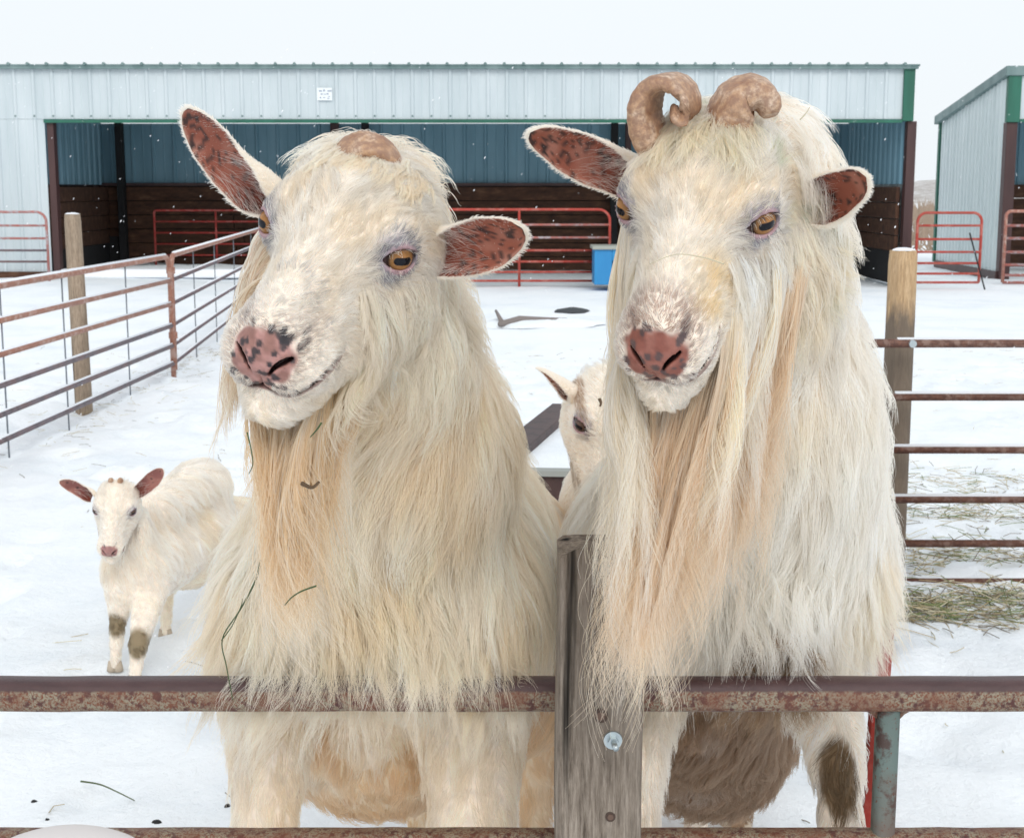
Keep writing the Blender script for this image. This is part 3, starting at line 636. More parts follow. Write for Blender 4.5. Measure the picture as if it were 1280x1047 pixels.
EYE_C = np.array([.0595, .0155, .0055]); EYE_R = .0185
EYE_N = nrm(np.array([.70, .70, .15])); EYE_H = nrm(np.cross(np.array([0, -.12, 1.]), EYE_N)); EYE_V = np.cross(EYE_N, EYE_H)
MOUTH = lambda ax: -.0655 - .006 * np.sin(np.clip(ax / .040, 0, 1) * math.pi) + .012 * np.clip((ax - .022) / .026, 0, 1.4) ** 2
def head_sdf(q, mw=1.0, carve=True):
    """q: head-local metres, x sideways, y towards the nose, z up"""
    p = q.copy(); p[:, 0] = np.abs(p[:, 0]) / (1 + (mw - 1) * sstep(.01, .12, q[:, 1]))
    d = d_el(p, (0, -.062, -.012), (.071, .085, .070))
    d = smin(d, d_el(p, (0, -.012, .016), (.057, .072, .042)), .03)
    d = smin(d, d_rc(p, (0, .015, -.020), (0, .130, -.046), .050, .046), .03)
    d = smin(d, d_rc(p, (0, .03, .014), (0, .152, -.014), .030, .0225), .02)
    d = smin(d, d_rc(p, (.036, -.045, -.070), (.018, .120, -.084), .042, .029), .03)
    d = smin(d, d_el(p, (.046, -.030, -.035), (.032, .060, .052)), .03)
    d = smin(d, d_el(p, (.022, .138, -.050), (.033, .042, .030)), .015)
    d = smin(d, d_el(p, (0, .136, -.097), (.034, .042, .024)), .014)
    d = smin(d, d_el(p, (0, .165, -.034), (.027, .020, .021)), .012)
    d = smin(d, d_el(p, (.020, .160, -.030), (.010, .014, .011)), .008)
    # orbit and lids
    d = smin(d, d_el(p, (.053, .003, .012), (.022, .034, .028)), .018)
    d = smin(d, np.linalg.norm(p - EYE_C, axis=1) - (EYE_R + .0028), .006)
    if not carve: return d
    e = p - EYE_C; h_ = e @ EYE_H; v_ = e @ EYE_V; n_ = e @ EYE_N
    v2 = v_ - .0008; Rr = .0222; cc = .0117                              # almond opening
    alm = np.maximum(np.hypot(h_, v2 - cc) - Rr, np.hypot(h_, v2 + cc) - Rr)
    slit = np.maximum(alm, -n_)
    d = np.maximum(d, -slit)
    # mouth line
    zm = MOUTH(p[:, 0]); sheet = np.maximum.reduce([np.abs(p[:, 2] - zm) - .0021, -(d + .006), .098 - p[:, 1]])
    d = np.maximum(d, -sheet)
    # nostrils
    nc = np.full(len(p), 9.)
    K = [(.0085, -.0475, .0010), (.0115, -.041, .0018), (.0160, -.0350, .0028), (.0215, -.031, .0036), (.0265, -.0285, .0022)]
    for (x0, z0, r0), (x1, z1, r1) in zip(K[:-1], K[1:]):
        ab = np.array([x1 - x0, z1 - z0]); r_ = p[:, [0, 2]] - np.array([x0, z0]); t = np.clip(r_ @ ab / (ab @ ab), 0, 1); nc = np.minimum(nc, np.linalg.norm(r_ - t[:, None] * ab, axis=1) - (r0 + (r1 - r0) * t))
    nc = np.maximum.reduce([nc, -(d + .011), .157 - p[:, 1]]); d = np.maximum(d, -nc)
    ph = np.maximum.reduce([p[:, 0] - .0012, np.abs(p[:, 2] + .057) - .009, -(d + .0022), .15 - p[:, 1]]); d = np.maximum(d, -ph)
    return d

class Beast:
    def __init__(s, head, prims, k=.05, mw=1.0):
        s.mw = mw
        s.R = rod(head[0]) @ np.diag([1, -1, 1.]); s.t = np.array(head[1]); s.s = head[2]; s.prims = prims; s.k = k; s.ears = []
    def loc(s, p): return ((p - s.t) @ s.R) / s.s
    def wld(s, q): return (np.array(q) * s.s) @ s.R.T + s.t
    def sdf_body(s, p):
        d = np.full(len(p), 9.)
        for pr in s.prims:
            k = pr[4] if len(pr) > 4 else s.k
            d = smin(d, d_rc(p, pr[0], pr[1], pr[2], pr[3]), k)
        return d
    def sdf_hair(s, p):
        d = s.sdf(p)
        return np.minimum(d, np.hypot(p[:, 1] - YR, p[:, 2] - rz[0]) - .0235)
    def sdf(s, p): return smin(head_sdf(s.loc(p), s.mw) * s.s, s.sdf_body(p), .022 * s.s)
    def grad(s, p, e=.002):
        d0 = s.sdf_hair(p); g = np.stack([s.sdf_hair(p + np.eye(3)[i] * e) - d0 for i in range(3)], 1); return d0, nrm(g)
    def polygonise(s, hh=.0022, hb=.011):
        cs = s.wld([(x, y, z) for x in (-.11, .11) for y in (-.10, .205) for z in (-.125, .085)])
        lo, hi = cs.min(0), cs.max(0)
        def box(q): return np.maximum.reduce([np.abs(q[:, 0]) - .105, q[:, 1] - .20, -.095 - q[:, 1], q[:, 2] - .08, -.12 - q[:, 2]])
        f = lambda p: np.maximum(s.sdf(p), box(s.loc(p)) * s.s)
        V, Q = nets(f, lo, hi, hh * s.s)
        q = s.loc(V); b = box(q); keep = (b < -.004)
        allp = np.concatenate([np.array([pr[0], pr[1]]) for pr in s.prims]); rm = max(max(pr[2], pr[3]) for pr in s.prims)
        g = lambda p: s.sdf_body(p)
        V2, Q2 = nets(g, allp.min(0) - rm - .03, allp.max(0) + rm + .03, hb)
        # head faces touching the cut box are dropped where the body covers them
        fk = keep[Q].all(1)
        hs = head_sdf(s.loc(V2), s.mw) * s.s
        fk2 = ~((hs < -.012)[Q2].all(1))
        return V, Q[fk], V2, Q2[fk2]

def ear_surface(A, o, w, spans=(2.5, 1.7, 1.15, .75), nu=30, nv=22, seed=0, curl=0.0, thick=.0022):
    A = [np.array(a) for a in A]; o = nrm(np.array(o, float)); rg = np.random.default_rng(seed)
    U = np.linspace(0, 1, nu); In = []; Out = []
    for i, u in enumerate(U):
        c = (1 - u) ** 2 * A[0] + 2 * u * (1 - u) * A[1] + u * u * A[2]; t = nrm(2 * (1 - u) * (A[1] - A[0]) + 2 * u * (A[2] - A[1]))
        oo = nrm(o - t * (o @ t)); side = np.cross(t, oo)
        ww = w * np.interp(u, [0, .15, .4, .65, .85, .94, .985, 1], [.62, .82, 1, .96, .74, .5, .24, .06]); a = np.interp(u, [0, .3, .7, 1], spans)
        r = ww / math.sin(min(a, math.pi / 2)); depth = np.interp(u, [0, .3, 1], [1, .8, .45])
        wob = 1 + .05 * math.sin(u * 9 + seed)
        for k in range(nv):
            ph = (k / (nv - 1) * 2 - 1) * a; q = c + side * r * math.sin(ph) * wob - oo * r * (math.cos(ph) - .35) * depth
            nn = nrm(side * math.sin(ph) - oo * math.cos(ph)); In.append(q); Out.append(q + nn * thick * (1.6 - u) * min(1, 1.4 * (1 - abs(k / (nv - 1) * 2 - 1)) + .25))
    In = np.array(In); Out = np.array(Out); n = nu * nv; g = np.arange(n).reshape(nu, nv)
    q = np.stack([g[:-1, :-1], g[1:, :-1], g[1:, 1:], g[:-1, 1:]], -1).reshape(-1, 4)
    fo = q[:, ::-1] + n
    rim = [(g[i, 0], g[i, 0] + n, g[i + 1, 0] + n, g[i + 1, 0]) for i in range(nu - 1)] + [(g[i, -1], g[i + 1, -1], g[i + 1, -1] + n, g[i, -1] + n) for i in range(nu - 1)] + [(g[-1, k], g[-1, k] + n, g[-1, k + 1] + n, g[-1, k + 1]) for k in range(nv - 1)]
    uu = np.repeat(U, nv); vv = np.tile(np.linspace(-1, 1, nv), nu)
    return dict(nout=nrm(Out - In), V=np.concatenate([In, Out]), inner=q, outer=fo, rim=np.array(rim), uu=uu, vv=vv, axis=nrm(A[2] - A[0]), n=n)

# ------------------------------------------------------------------ skin, eye, horn and fur materials
m = M['skin'] = mat('goat_skin', (.7, .6, .5), .6, 0, .35)
at_ = N(m, 'ShaderNodeAttribute'); at_.attribute_name = 'skin_color'; L(m, at_.outputs['Color'], bsdf(m).inputs['Base Color'])
gl = N(m, 'ShaderNodeAttribute'); gl.attribute_name = 'wet'; mp_ = N(m, 'ShaderNodeMapRange'); L(m, gl.outputs['Fac'], mp_.inputs[0]); mp_.inputs[3].default_value = .65; mp_.inputs[4].default_value = .38; L(m, mp_.outputs[0], bsdf(m).inputs['Roughness'])
bump(m, noise(m, coords(m), 420, 4, .6), .35, .001)
bsdf(m).inputs['Subsurface Weight'].default_value = .12; bsdf(m).inputs['Subsurface Radius'].default_value = (.004, .0015, .001)
def eye_material(name, iris, iris2):
    m = mat(name, iris, .06, 0, .6); tc = N(m, 'ShaderNodeTexCoord'); sp_ = N(m, 'ShaderNodeSeparateXYZ'); L(m, tc.outputs['Object'], sp_.inputs[0])
    def mth(op, a, b=None, c=None):
        n_ = N(m, 'ShaderNodeMath', operation=op)
        for i, v in enumerate((a, b, c)):
            if v is None: continue
            if isinstance(v, (int, float)): n_.inputs[i].default_value = v
            else: L(m, v, n_.inputs[i])
        return n_.outputs[0]
    x, y, z = sp_.outputs[0], sp_.outputs[1], sp_.outputs[2]
    rr = mth('SQRT', mth('ADD', mth('MULTIPLY', x, x), mth('MULTIPLY', y, y)))
    # pupil: rounded horizontal slot, unit eye radius 1
    px = mth('MAXIMUM', mth('SUBTRACT', mth('ABSOLUTE', x), .27), 0.0); pd = mth('SQRT', mth('ADD', mth('MULTIPLY', px, px), mth('MULTIPLY', y, y)))
    pup = ramp(m, pd, [(.19, (1, 1, 1)), (.24, (0, 0, 0))])
    ns = noise(m, coords(m, (1, 1, 1)), 9, 5, .7)
    ir = mixc(m, ns, iris, iris2)
    c = ramp(m, rr, [(.60, (1, 1, 1)), (.70, (0, 0, 0))])
    dark = mixc(m, ramp(m, rr, [(.74, (0, 0, 0)), (.95, (1, 1, 1))]), (.035, .02, .015), (.30, .20, .20))
    ir = mixc(m, ramp(m, rr, [(.3, (0, 0, 0)), (.62, (1, 1, 1))]), ir, tuple(k * .55 for k in iris2))
    col_ = mixc(m, c, dark, ir); col_ = mixc(m, pup, col_, (.004, .004, .008)); L(m, col_, bsdf(m).inputs['Base Color'])
    bsdf(m).inputs['Coat Weight'].default_value = .12; bsdf(m).inputs['Specular IOR Level'].default_value = .2; bsdf(m).inputs['Coat Roughness'].default_value = .03; return m
M['eye_amber'] = eye_material('amber_eye', (.29, .12, .035), (.42, .21, .075)); M['eye_dark'] = eye_material('dark_eye', (.10, .06, .05), (.14, .09, .07))
m = M['horn'] = mat('horn', (.5, .35, .24), .5, 0, .4)
v = coords(m); n1 = noise(m, v, 45, 5, .6, .5); n2 = noise(m, coords(m, (1, 1, 1)), 160, 5, .7)
L(m, mixc(m, ramp(m, n2, [(.40, (0, 0, 0)), (.58, (.8, .8, .8))]), ramp(m, n1, [(.3, (.26, .12, .065)), (.5, (.50, .31, .19)), (.7, (.68, .53, .41))]), (.28, .16, .11)), bsdf(m).inputs['Base Color']); bump(m, mixc(m, .5, n1, n2), .5, .002)
M['hoof'] = mat('hoof', (.48, .40, .31), .6)
m = M['fur'] = bpy.data.materials.new('fur'); m.use_nodes = True; t_ = m.node_tree; t_.nodes.clear()
o_ = t_.nodes.new('ShaderNodeOutputMaterial'); at_ = t_.nodes.new('ShaderNodeAttribute'); at_.attribute_name = 'fur_color'
hb_ = t_.nodes.new('ShaderNodeBsdfHairPrincipled'); hb_.parametrization = 'COLOR'; hs_ = t_.nodes.new('ShaderNodeGamma'); hs_.inputs[1].default_value = 1.0
t_.links.new(at_.outputs['Color'], hs_.inputs[0]); t_.links.new(hs_.outputs[0], hb_.inputs['Color']); hb_.inputs['Roughness'].default_value = .38; hb_.inputs['Radial Roughness'].default_value = .7
h_ = t_.nodes.new('ShaderNodeBsdfDiffuse'); t_.links.new(at_.outputs['Color'], h_.inputs['Color'])
tr_ = t_.nodes.new('ShaderNodeBsdfTranslucent'); t_.links.new(at_.outputs['Color'], tr_.inputs['Color']); ms_ = t_.nodes.new('ShaderNodeMixShader'); ms_.inputs[0].default_value = .50
m2_ = t_.nodes.new('ShaderNodeMixShader'); m2_.inputs[0].default_value = .34
t_.links.new(h_.outputs[0], ms_.inputs[1]); t_.links.new(tr_.outputs[0], ms_.inputs[2]); t_.links.new(ms_.outputs[0], m2_.inputs[1]); t_.links.new(hb_.outputs[0], m2_.inputs[2]); t_.links.new(m2_.outputs[0], o_.inputs[0])

# ------------------------------------------------------------------ fur
def sample_mesh(V, T, wgt, n, rg):
    a = V[T[:, 0]]; b = V[T[:, 1]]; c = V[T[:, 2]]; nr = np.cross(b - a, c - a); ar = np.linalg.norm(nr, axis=1) * .5; pw = ar * wgt
    tot = pw.sum()
    if tot <= 0 or n <= 0: return np.zeros((0, 3)), np.zeros((0, 3))
    i = rg.choice(len(T), n, p=pw / tot); u = rg.random(n); v = rg.random(n); f = u + v > 1; u[f] = 1 - u[f]; v[f] = 1 - v[f]
    return a[i] + (b[i] - a[i]) * u[:, None] + (c[i] - a[i]) * v[:, None], nrm(nr[i])
DOWN = np.array([0, 0, -1.])
class Fur:
    def __init__(s, name): s.name = name; s.P = []; s.Rd = []; s.C = []; s.S = []
    def add(s, pts, r0, r1, col, prof=1.0, tip=None):
        n, k, _ = pts.shape; tt = np.linspace(0, 1, k)[None, :, None]; cc = np.repeat(np.asarray(col)[:, None], k, 1) * (.95 + .09 * tt)
        if tip is not None: cc = cc * (1 - tip[2](tt)[..., 0][..., None] * tip[1][:, None, None]) + tip[0] * tip[2](tt)[..., 0][..., None] * tip[1][:, None, None]
        col = cc.reshape(-1, 3); t = np.linspace(0, 1, k)[None, :] ** prof; rad = np.asarray(r0).reshape(-1, 1) * (1 - t) + np.asarray(r1).reshape(-1, 1) * t
        rad = np.broadcast_to(rad, (n, k)).copy(); s.P.append(pts.reshape(-1, 3)); s.Rd.append(rad.reshape(-1)); s.C.append(col); s.S.append(np.full(n, k))
    def build(s, parent, label=None):
        Pn = np.concatenate(s.P).astype(np.float32); Rn = np.concatenate(s.Rd).astype(np.float32); Cn = np.concatenate(s.C); Sn = np.concatenate(s.S)
        hc_ = bpy.data.hair_curves.new(s.name); hc_.add_curves(Sn.tolist()); hc_.position_data.foreach_set('vector', (Pn - np.array(parent.location, dtype=np.float32)).ravel())
        ra = hc_.attributes.get('radius') or hc_.attributes.new('radius', 'FLOAT', 'POINT'); ra.data.foreach_set('value', Rn)
        ca = hc_.attributes.new('fur_color', 'FLOAT_COLOR', 'POINT'); ca.data.foreach_set('color', np.concatenate([np.clip(Cn, 0, 1), np.ones((len(Cn), 1))], 1).astype(np.float32).ravel())
        hc_.materials.append(M['fur']); o = bpy.data.objects.new(s.name, hc_); COL.objects.link(o); o.parent = parent; tag(o, label); 
        print(s.name, len(Sn), 'strands'); return o
def grow(B, root, nr, length, flow, lift, grav, steps, rg, clear=.002, collide=True, stiff=.5, fproj=1.0):
    """guide strands: root (n,3) ... returns (n, steps+1, 3)"""
    n = len(root); pts = np.empty((n, steps + 1, 3)); pts[:, 0] = root; p = root.copy()
    fl = flow(p, nr); fl = nrm(fl - nr * (fl * nr).sum(1, keepdims=True)); d = nrm(fl * (1 - lift)[:, None] + nr * lift[:, None]); seg = (length / steps)[:, None]
    for k in range(steps):
        t = (k + 1) / steps
        p = p + d * seg
        if collide:
            dd, g = B.grad(p); c_ = clear * min(1, 2 * t); push = np.clip(c_ + length * .035 * t - dd, 0, None); p = p + g * push[:, None]
            f2 = flow(p, g); f2 = nrm(f2 - g * (f2 * g).sum(1, keepdims=True) * fproj)
        else: f2 = fl
        pts[:, k + 1] = p
        tgt = nrm(f2 * (1 - grav)[:, None] + DOWN * grav[:, None]); d = nrm(d * stiff + tgt * (1 - stiff))
    for _ in range(3): pts[:, 1:-1] = .5 * pts[:, 1:-1] + .25 * (pts[:, :-2] + pts[:, 2:])
    return pts
def children(guides, root, rg, clump, cpow, frizz, lenv=.25, curl=.0):
    n, k, _ = guides.shape; kd = kdtree.KDTree(n)
    for i, g in enumerate(guides[:, 0]): kd.insert(g, i)
    kd.balance(); N_ = len(root); i0 = np.empty(N_, int); I = np.empty((N_, 3), int); W = np.empty((N_, 3))
    for j, r in enumerate(root):
        f = kd.find_n(r, 3)
        I[j] = [a[1] for a in f]; W[j] = [1 / (a[2] + 1e-4) for a in f]
    W /= W.sum(1, keepdims=True); off = guides - guides[:, :1]; sh = sum(off[I[:, a]] * W[:, a, None, None] for a in range(3))
    lv = 1 + rg.uniform(-lenv, lenv * .6, N_); own = root[:, None] + sh * lv[:, None, None]
    t = np.linspace(0, 1, k)[None, :, None]; cl = (clump * rg.uniform(.5, 1.15, N_))[:, None, None] if not np.isscalar(clump) else (clump * rg.uniform(.5, 1.15, N_))[:, None, None]
    g0 = root[:, None] * 0 + guides[I[:, 0]][:, :1] + off[I[:, 0]] * lv[:, None, None]
    out_ = own + (g0 - own) * np.clip(cl, 0, .97) * t ** cpow
    ln = np.linalg.norm(sh[:, -1], axis=1)[:, None, None]
    ph = rg.uniform(0, 6.28, (N_, 1, 1)); ph2 = rg.uniform(0, 6.28, (N_, 1, 1)); fr = rg.uniform(1.5, 4.5, (N_, 1, 1)); dv = nrm(rg.normal(size=(N_, 1, 3))); dv2 = nrm(rg.normal(size=(N_, 1, 3)))
    out_ = out_ + ln * frizz * t * (dv * np.sin(fr * t * 3 + ph) + dv2 * np.sin(fr * 1.7 * t * 3 + ph2) * .5 - dv * np.sin(ph) * 0)
    return out_, I[:, 0]
CREAM = np.array([.965, .912, .825]); WHITE = np.array([.975, .955, .92]); TAN = np.array([.92, .815, .645]); ORANGE = np.array([.80, .59, .34]); BROWN = np.array([.36, .215, .115]); GREY = np.array([.30, .30, .34]); YEL = np.array([.84, .69, .43])
def mixv(a, b, t): t = np.clip(t, 0, 1)[:, None]; return a * (1 - t) + b * t
# ------------------------------------------------------------------ one animal
def make_goat(name, label, B, ears, horns, look, layers, eye_mat='eye_amber', eye_obs=(True, True), group=None, hooves=(), hh=.0022, hb=.011, base=None, seed=1, ear_r=.00035, ear_n=9000, skin_fix=None):
    rg = np.random.default_rng(seed)
    root = empty(name, base, label, 'goat', group); org = np.array(base, float)
    V1, Q1, V2, Q2 = B.polygonise(hh, hb)
    Vs = [V1, V2]; Qs = [Q1, Q2 + len(V1)]; mats_ = [np.zeros(len(Q1), int), np.zeros(len(Q2), int)]; off = len(V1) + len(V2); es = []
    for e in ears:
        E_ = ear_surface(**e); es.append(E_); Vs.append(E_['V'])
        for k in ('inner', 'outer', 'rim'): Qs.append(E_[k] + off); mats_.append(np.zeros(len(E_[k]), int))
        off += len(E_['V'])
    V = np.concatenate(Vs); Q = np.concatenate(Qs); nb = len(V1) + len(V2)
    me = bpy.data.meshes.new('body'); me.vertices.add(len(V)); me.vertices.foreach_set('co', (V - org).astype(np.float32).ravel())
    me.loops.add(len(Q) * 4); me.loops.foreach_set('vertex_index', Q.ravel().astype(np.int32)); me.polygons.add(len(Q)); me.polygons.foreach_set('loop_start', np.arange(0, len(Q) * 4, 4, dtype=np.int32)); me.polygons.foreach_set('loop_total', np.full(len(Q), 4, dtype=np.int32))
    me.polygons.foreach_set('use_smooth', [True] * len(Q)); me.update(calc_edges=True); me.validate(); me.materials.append(M['skin'])
    mwf[0] = B.mw; q = B.loc(V); colr, wet = look(q, V, nb, es, rg)
    if skin_fix: colr[:nb] = skin_fix(colr[:nb], q[:nb], V[:nb])
    ca = me.attributes.new('skin_color', 'FLOAT_COLOR', 'POINT'); ca.data.foreach_set('color', np.concatenate([colr, np.ones((len(V), 1))], 1).astype(np.float32).ravel())
    wa = me.attributes.new('wet', 'FLOAT', 'POINT'); wa.data.foreach_set('value', wet.astype(np.float32))
    body = bpy.data.objects.new('body', me); COL.objects.link(body); body.parent = root
    # eyes
    for sgn, ok in zip((-1, 1), eye_obs):
        if not ok: continue
        F3 = np.array([sgn, 1, 1.]); c = B.wld(EYE_C * F3); ex, ey, ez = EYE_H * F3, EYE_V * F3, EYE_N * F3
        Mx = np.stack([B.R @ ex, B.R @ ey, B.R @ ez], 1)
        if np.linalg.det(Mx) < 0: Mx[:, 0] *= -1
        bm = bmesh.new(); bmesh.ops.create_uvsphere(bm, u_segments=40, v_segments=24, radius=1)
        for v_ in bm.verts:                                   # corneal bulge
            if v_.co.z > .8: v_.co.z += .10 * (v_.co.z - .8) / .2
        me_ = bpy.data.meshes.new('eye'); bm.to_mesh(me_); bm.free(); me_.polygons.foreach_set('use_smooth', [True] * len(me_.polygons)); me_.materials.append(M[eye_mat])
        o = bpy.data.objects.new('eye', me_); COL.objects.link(o); o.parent = root
        r_ = EYE_R * B.s * .985; m4 = Matrix([[*(Mx[i] * r_), c[i] - org[i]] for i in range(3)] + [[0, 0, 0, 1]]); o.matrix_local = m4
    for h in horns:
        path = [np.array(p, float) for p in h['path']]; pp = [path[0]] + path + [path[-1]]; sm = []
        for i in range(1, len(pp) - 2):
            for t in np.linspace(0, 1, 9)[:-1]:
                a, b, c, d = pp[i - 1], pp[i], pp[i + 1], pp[i + 2]; sm.append(.5 * ((2 * b) + (-a + c) * t + (2 * a - 5 * b + 4 * c - d) * t * t + (-a + 3 * b - 3 * c + d) * t ** 3))
        sm.append(path[-1]); K = len(sm); n = 20; Vh = []; dep = np.array(h['dir'], float); dep /= np.linalg.norm(dep)
        for i, c in enumerate(sm):
            t = nrm(sm[min(i + 1, K - 1)] - sm[max(i - 1, 0)]); dd = nrm(dep - t * (dep @ t)); th_ = np.cross(t, dd); u = i / (K - 1)
            wd = np.interp(u, np.linspace(0, 1, len(h['wd'])), h['wd']); tk = np.interp(u, np.linspace(0, 1, len(h['tk'])), h['tk']); ridge = 1 + .022 * math.sin(i * 1.9) + .02 * math.sin(i * .7 + 1)
            for k in range(n):
                a = 2 * math.pi * k / n; cc, ss = math.cos(a), math.sin(a); Vh.append(c + dd * wd * ridge * np.sign(cc) * abs(cc) ** .7 + th_ * tk * ridge * np.sign(ss) * abs(ss) ** .7 - org)
        mb = MB(); mb.add(Vh, [(i * n + k, i * n + (k + 1) % n, (i + 1) * n + (k + 1) % n, (i + 1) * n + k) for i in range(K - 1) for k in range(n)] + [tuple(range(n - 1, -1, -1)), tuple((K - 1) * n + k for k in range(n))])
        o = mb.build('horn', M['horn'], None, smooth=True); o.parent = root
    for (a, b, r_) in hooves:
        mb = MB(); a = np.array(a); b = np.array(b)
        for s_ in (-1, 1):
            c0 = a + np.array([s_ * r_ * .5, 0, 0]) - org; c1 = b + np.array([s_ * r_ * .6, 0, 0]) - org
            mb.tube([c0, (c0 + c1) / 2, c1], [r_ * .6, r_ * .72, r_ * .8], 12)
        o = mb.build('hoof', M['hoof'], None, smooth=True); o.parent = root
    # fur
    coat = Fur('coat'); furs = {'coat': coat}
    Tb = np.concatenate([Q[:len(Q1) + len(Q2)][:, [0, 1, 2]], Q[:len(Q1) + len(Q2)][:, [0, 2, 3]]]); cen = V[Tb].mean(1); qc = B.loc(cen)
    nT = nrm(np.cross(V[Tb[:, 1]] - V[Tb[:, 0]], V[Tb[:, 2]] - V[Tb[:, 0]]))
    # surface hidden inside the other mesh grows nothing
    dd = B.sdf(cen); vis = (dd > -.006)
    for Ly in layers:
        w_ = np.clip(Ly['mask'](qc, cen, nT), 0, 1) * vis
        gr, gn = sample_mesh(V, Tb, w_, Ly['guides'], rg); cr, cn = sample_mesh(V, Tb, w_, Ly['n'], rg)
        if not len(gr): continue
        qg = B.loc(gr); ln = Ly['len'](qg, gr) * rg.uniform(.85, 1.12, len(gr)); lift = Ly['lift'](qg, gr) if callable(Ly['lift']) else np.full(len(gr), Ly['lift']); gv = Ly['grav'](qg, gr) if callable(Ly['grav']) else np.full(len(gr), Ly['grav'])
        jit = Ly.get('jit', .15); jv = rg.normal(size=gr.shape) * jit
        # flow noise, smooth in space
        def flow(p, n_, jv=jv, Ly=Ly): 
            f = Ly['flow'](B.loc(p), p, n_); f = nrm(f); sw = np.stack([vnoise(p, 9, 1), vnoise(p, 9, 2), vnoise(p, 9, 3)], 1) - .5
            return f + sw * Ly.get('swirl', .5) + jv[:len(p)]
        gd = grow(B, gr, gn, ln, flow, np.clip(lift * rg.uniform(.6, 1.4, len(gr)), 0, .95), gv, Ly['steps'], rg, clear=Ly.get('clear', .002), stiff=Ly.get('stiff', .5), fproj=Ly.get('fproj', 1.0))
        if 'wave' in Ly:
            tt = np.linspace(0, 1, gd.shape[1])[None, :, None]; n_ = len(gd); a1 = nrm(rg.normal(size=(n_, 1, 3)) * np.array([1, .6, .15])); a2 = nrm(rg.normal(size=(n_, 1, 3)) * np.array([1, .6, .15])); L_ = ln[:, None, None] * Ly['wave']
            gd = gd + L_ * tt ** 1.1 * (a1 * np.sin(tt * rg.uniform(4, 8, (n_, 1, 1)) + rg.uniform(0, 6, (n_, 1, 1))) + a2 * .5 * np.sin(tt * rg.uniform(9, 15, (n_, 1, 1)) + rg.uniform(0, 6, (n_, 1, 1))))
        st, gi = children(gd, cr, rg, Ly['clump'], Ly.get('cpow', 1.3), Ly['frizz'], Ly.get('lenv', .25))
        gvr = rg.normal(size=len(gr))[gi]
        c_ = Ly['col'](B.loc(cr), cr, gvr, rg) * (1 + .05 * rg.normal(size=(len(cr), 1))) * (1 + Ly.get('gv', .045) * gvr[:, None])
        F_ = furs.setdefault(Ly.get('part', 'coat'), Fur(Ly.get('part', 'coat')))
        F_.add(st, Ly['r'] * rg.uniform(.7, 1.2, len(st)), Ly['r'] * .18, c_, 1.2, tip=(Ly['tip'][0], rg.random(len(st)) * Ly['tip'][1], Ly['tip'][2]) if 'tip' in Ly else None)
    # lashes
    for sgn, ok in zip((-1, 1), eye_obs):
        if not ok or eye_mat == 'eye_dark' or sgn < 0: continue
        F3 = np.array([sgn, 1, 1.]); nL = 70; hh_ = rg.uniform(-.0155, .0155, nL); uplid = rg.random(nL) < .72; vv_ = .0104 * (1 - (hh_ / .0185) ** 2) * np.where(uplid, 1, -1) + .0008
        nn_ = np.sqrt(np.clip((EYE_R + .0028) ** 2 - hh_ ** 2 - vv_ ** 2, 0, 1)); rt = EYE_C + hh_[:, None] * EYE_H + vv_[:, None] * EYE_V + nn_[:, None] * EYE_N
        dr = nrm(EYE_N * .9 + EYE_V * np.where(uplid, .55, -.7)[:, None] + EYE_H * (hh_ * 30)[:, None] + rg.normal(size=(nL, 3)) * .15); Ln = np.where(uplid, .013, .007)[:, None, None] * rg.uniform(.6, 1.2, (nL, 1, 1)); k = np.linspace(0, 1, 6)[None, :, None]
        pt = rt[:, None] + dr[:, None] * Ln * k - EYE_V * Ln * .35 * k * k; pt = (pt * F3).reshape(-1, 3); coat.add(B.wld(pt).reshape(nL, 6, 3), np.full(nL, .00022), np.full(nL, .00006), mixv(np.tile([.10, .08, .08], (nL, 1)), np.tile(CREAM, (nL, 1)), (rg.random(nL) < .45) * 1.0))
    # ears: short hair on the outside, fringe on the rim
    for E_ in es:
        kdo = kdtree.KDTree(E_['n'])
        for i, v_ in enumerate(E_['V'][:E_['n']]): kdo.insert(v_, i)
        kdo.balance(); outw = lambda rt, rn, E_=E_, kdo=kdo: np.array([E_['nout'][kdo.find(a)[1]] @ b for a, b in zip(rt, rn)])
        n_ = E_['n']; VV = E_['V']; To = np.concatenate([E_['outer'][:, [0, 1, 2]], E_['outer'][:, [0, 2, 3]]])
        for (T, cnt, ln, lf) in ((To, int(ear_n*1.3), .0065, .12), (np.concatenate([E_['rim'][:, [0, 1, 2]], E_['rim'][:, [0, 2, 3]]]), int(ear_n * .2), .0028, .2)):
            rt, rn = sample_mesh(VV, T, np.ones(len(T)), cnt, rg); rn = rn * np.sign(outw(rt, rn))[:, None]
            if T is not To: rn = nrm(rn + .3 * rg.normal(size=rn.shape)); 
            d = nrm(E_['axis'] * (1 - lf) + rn * lf + rg.normal(size=rt.shape) * .18); k = np.linspace(0, 1, 5)[None, :, None]; L_ = (ln * B.s * rg.uniform(.5, 1.3, len(rt)))[:, None, None]
            coat.add(rt[:, None] + d[:, None] * L_ * k + DOWN * L_ * .25 * k * k, ear_r * rg.uniform(.8, 1.2, len(rt)), ear_r * .3, mixv(np.tile(CREAM, (len(rt), 1)), np.tile(WHITE, (len(rt), 1)), rg.random(len(rt))))
        # sparse inner hairs near the base
        ti = E_['inner'][(E_['uu'][E_['inner']].mean(1) < .38)]; ti = np.concatenate([ti[:, [0, 1, 2]], ti[:, [0, 2, 3]]]); rt, rn = sample_mesh(VV, ti, np.ones(len(ti)), int(ear_n * .018), rg)
        rn = -rn * np.sign(outw(rt, rn))[:, None]
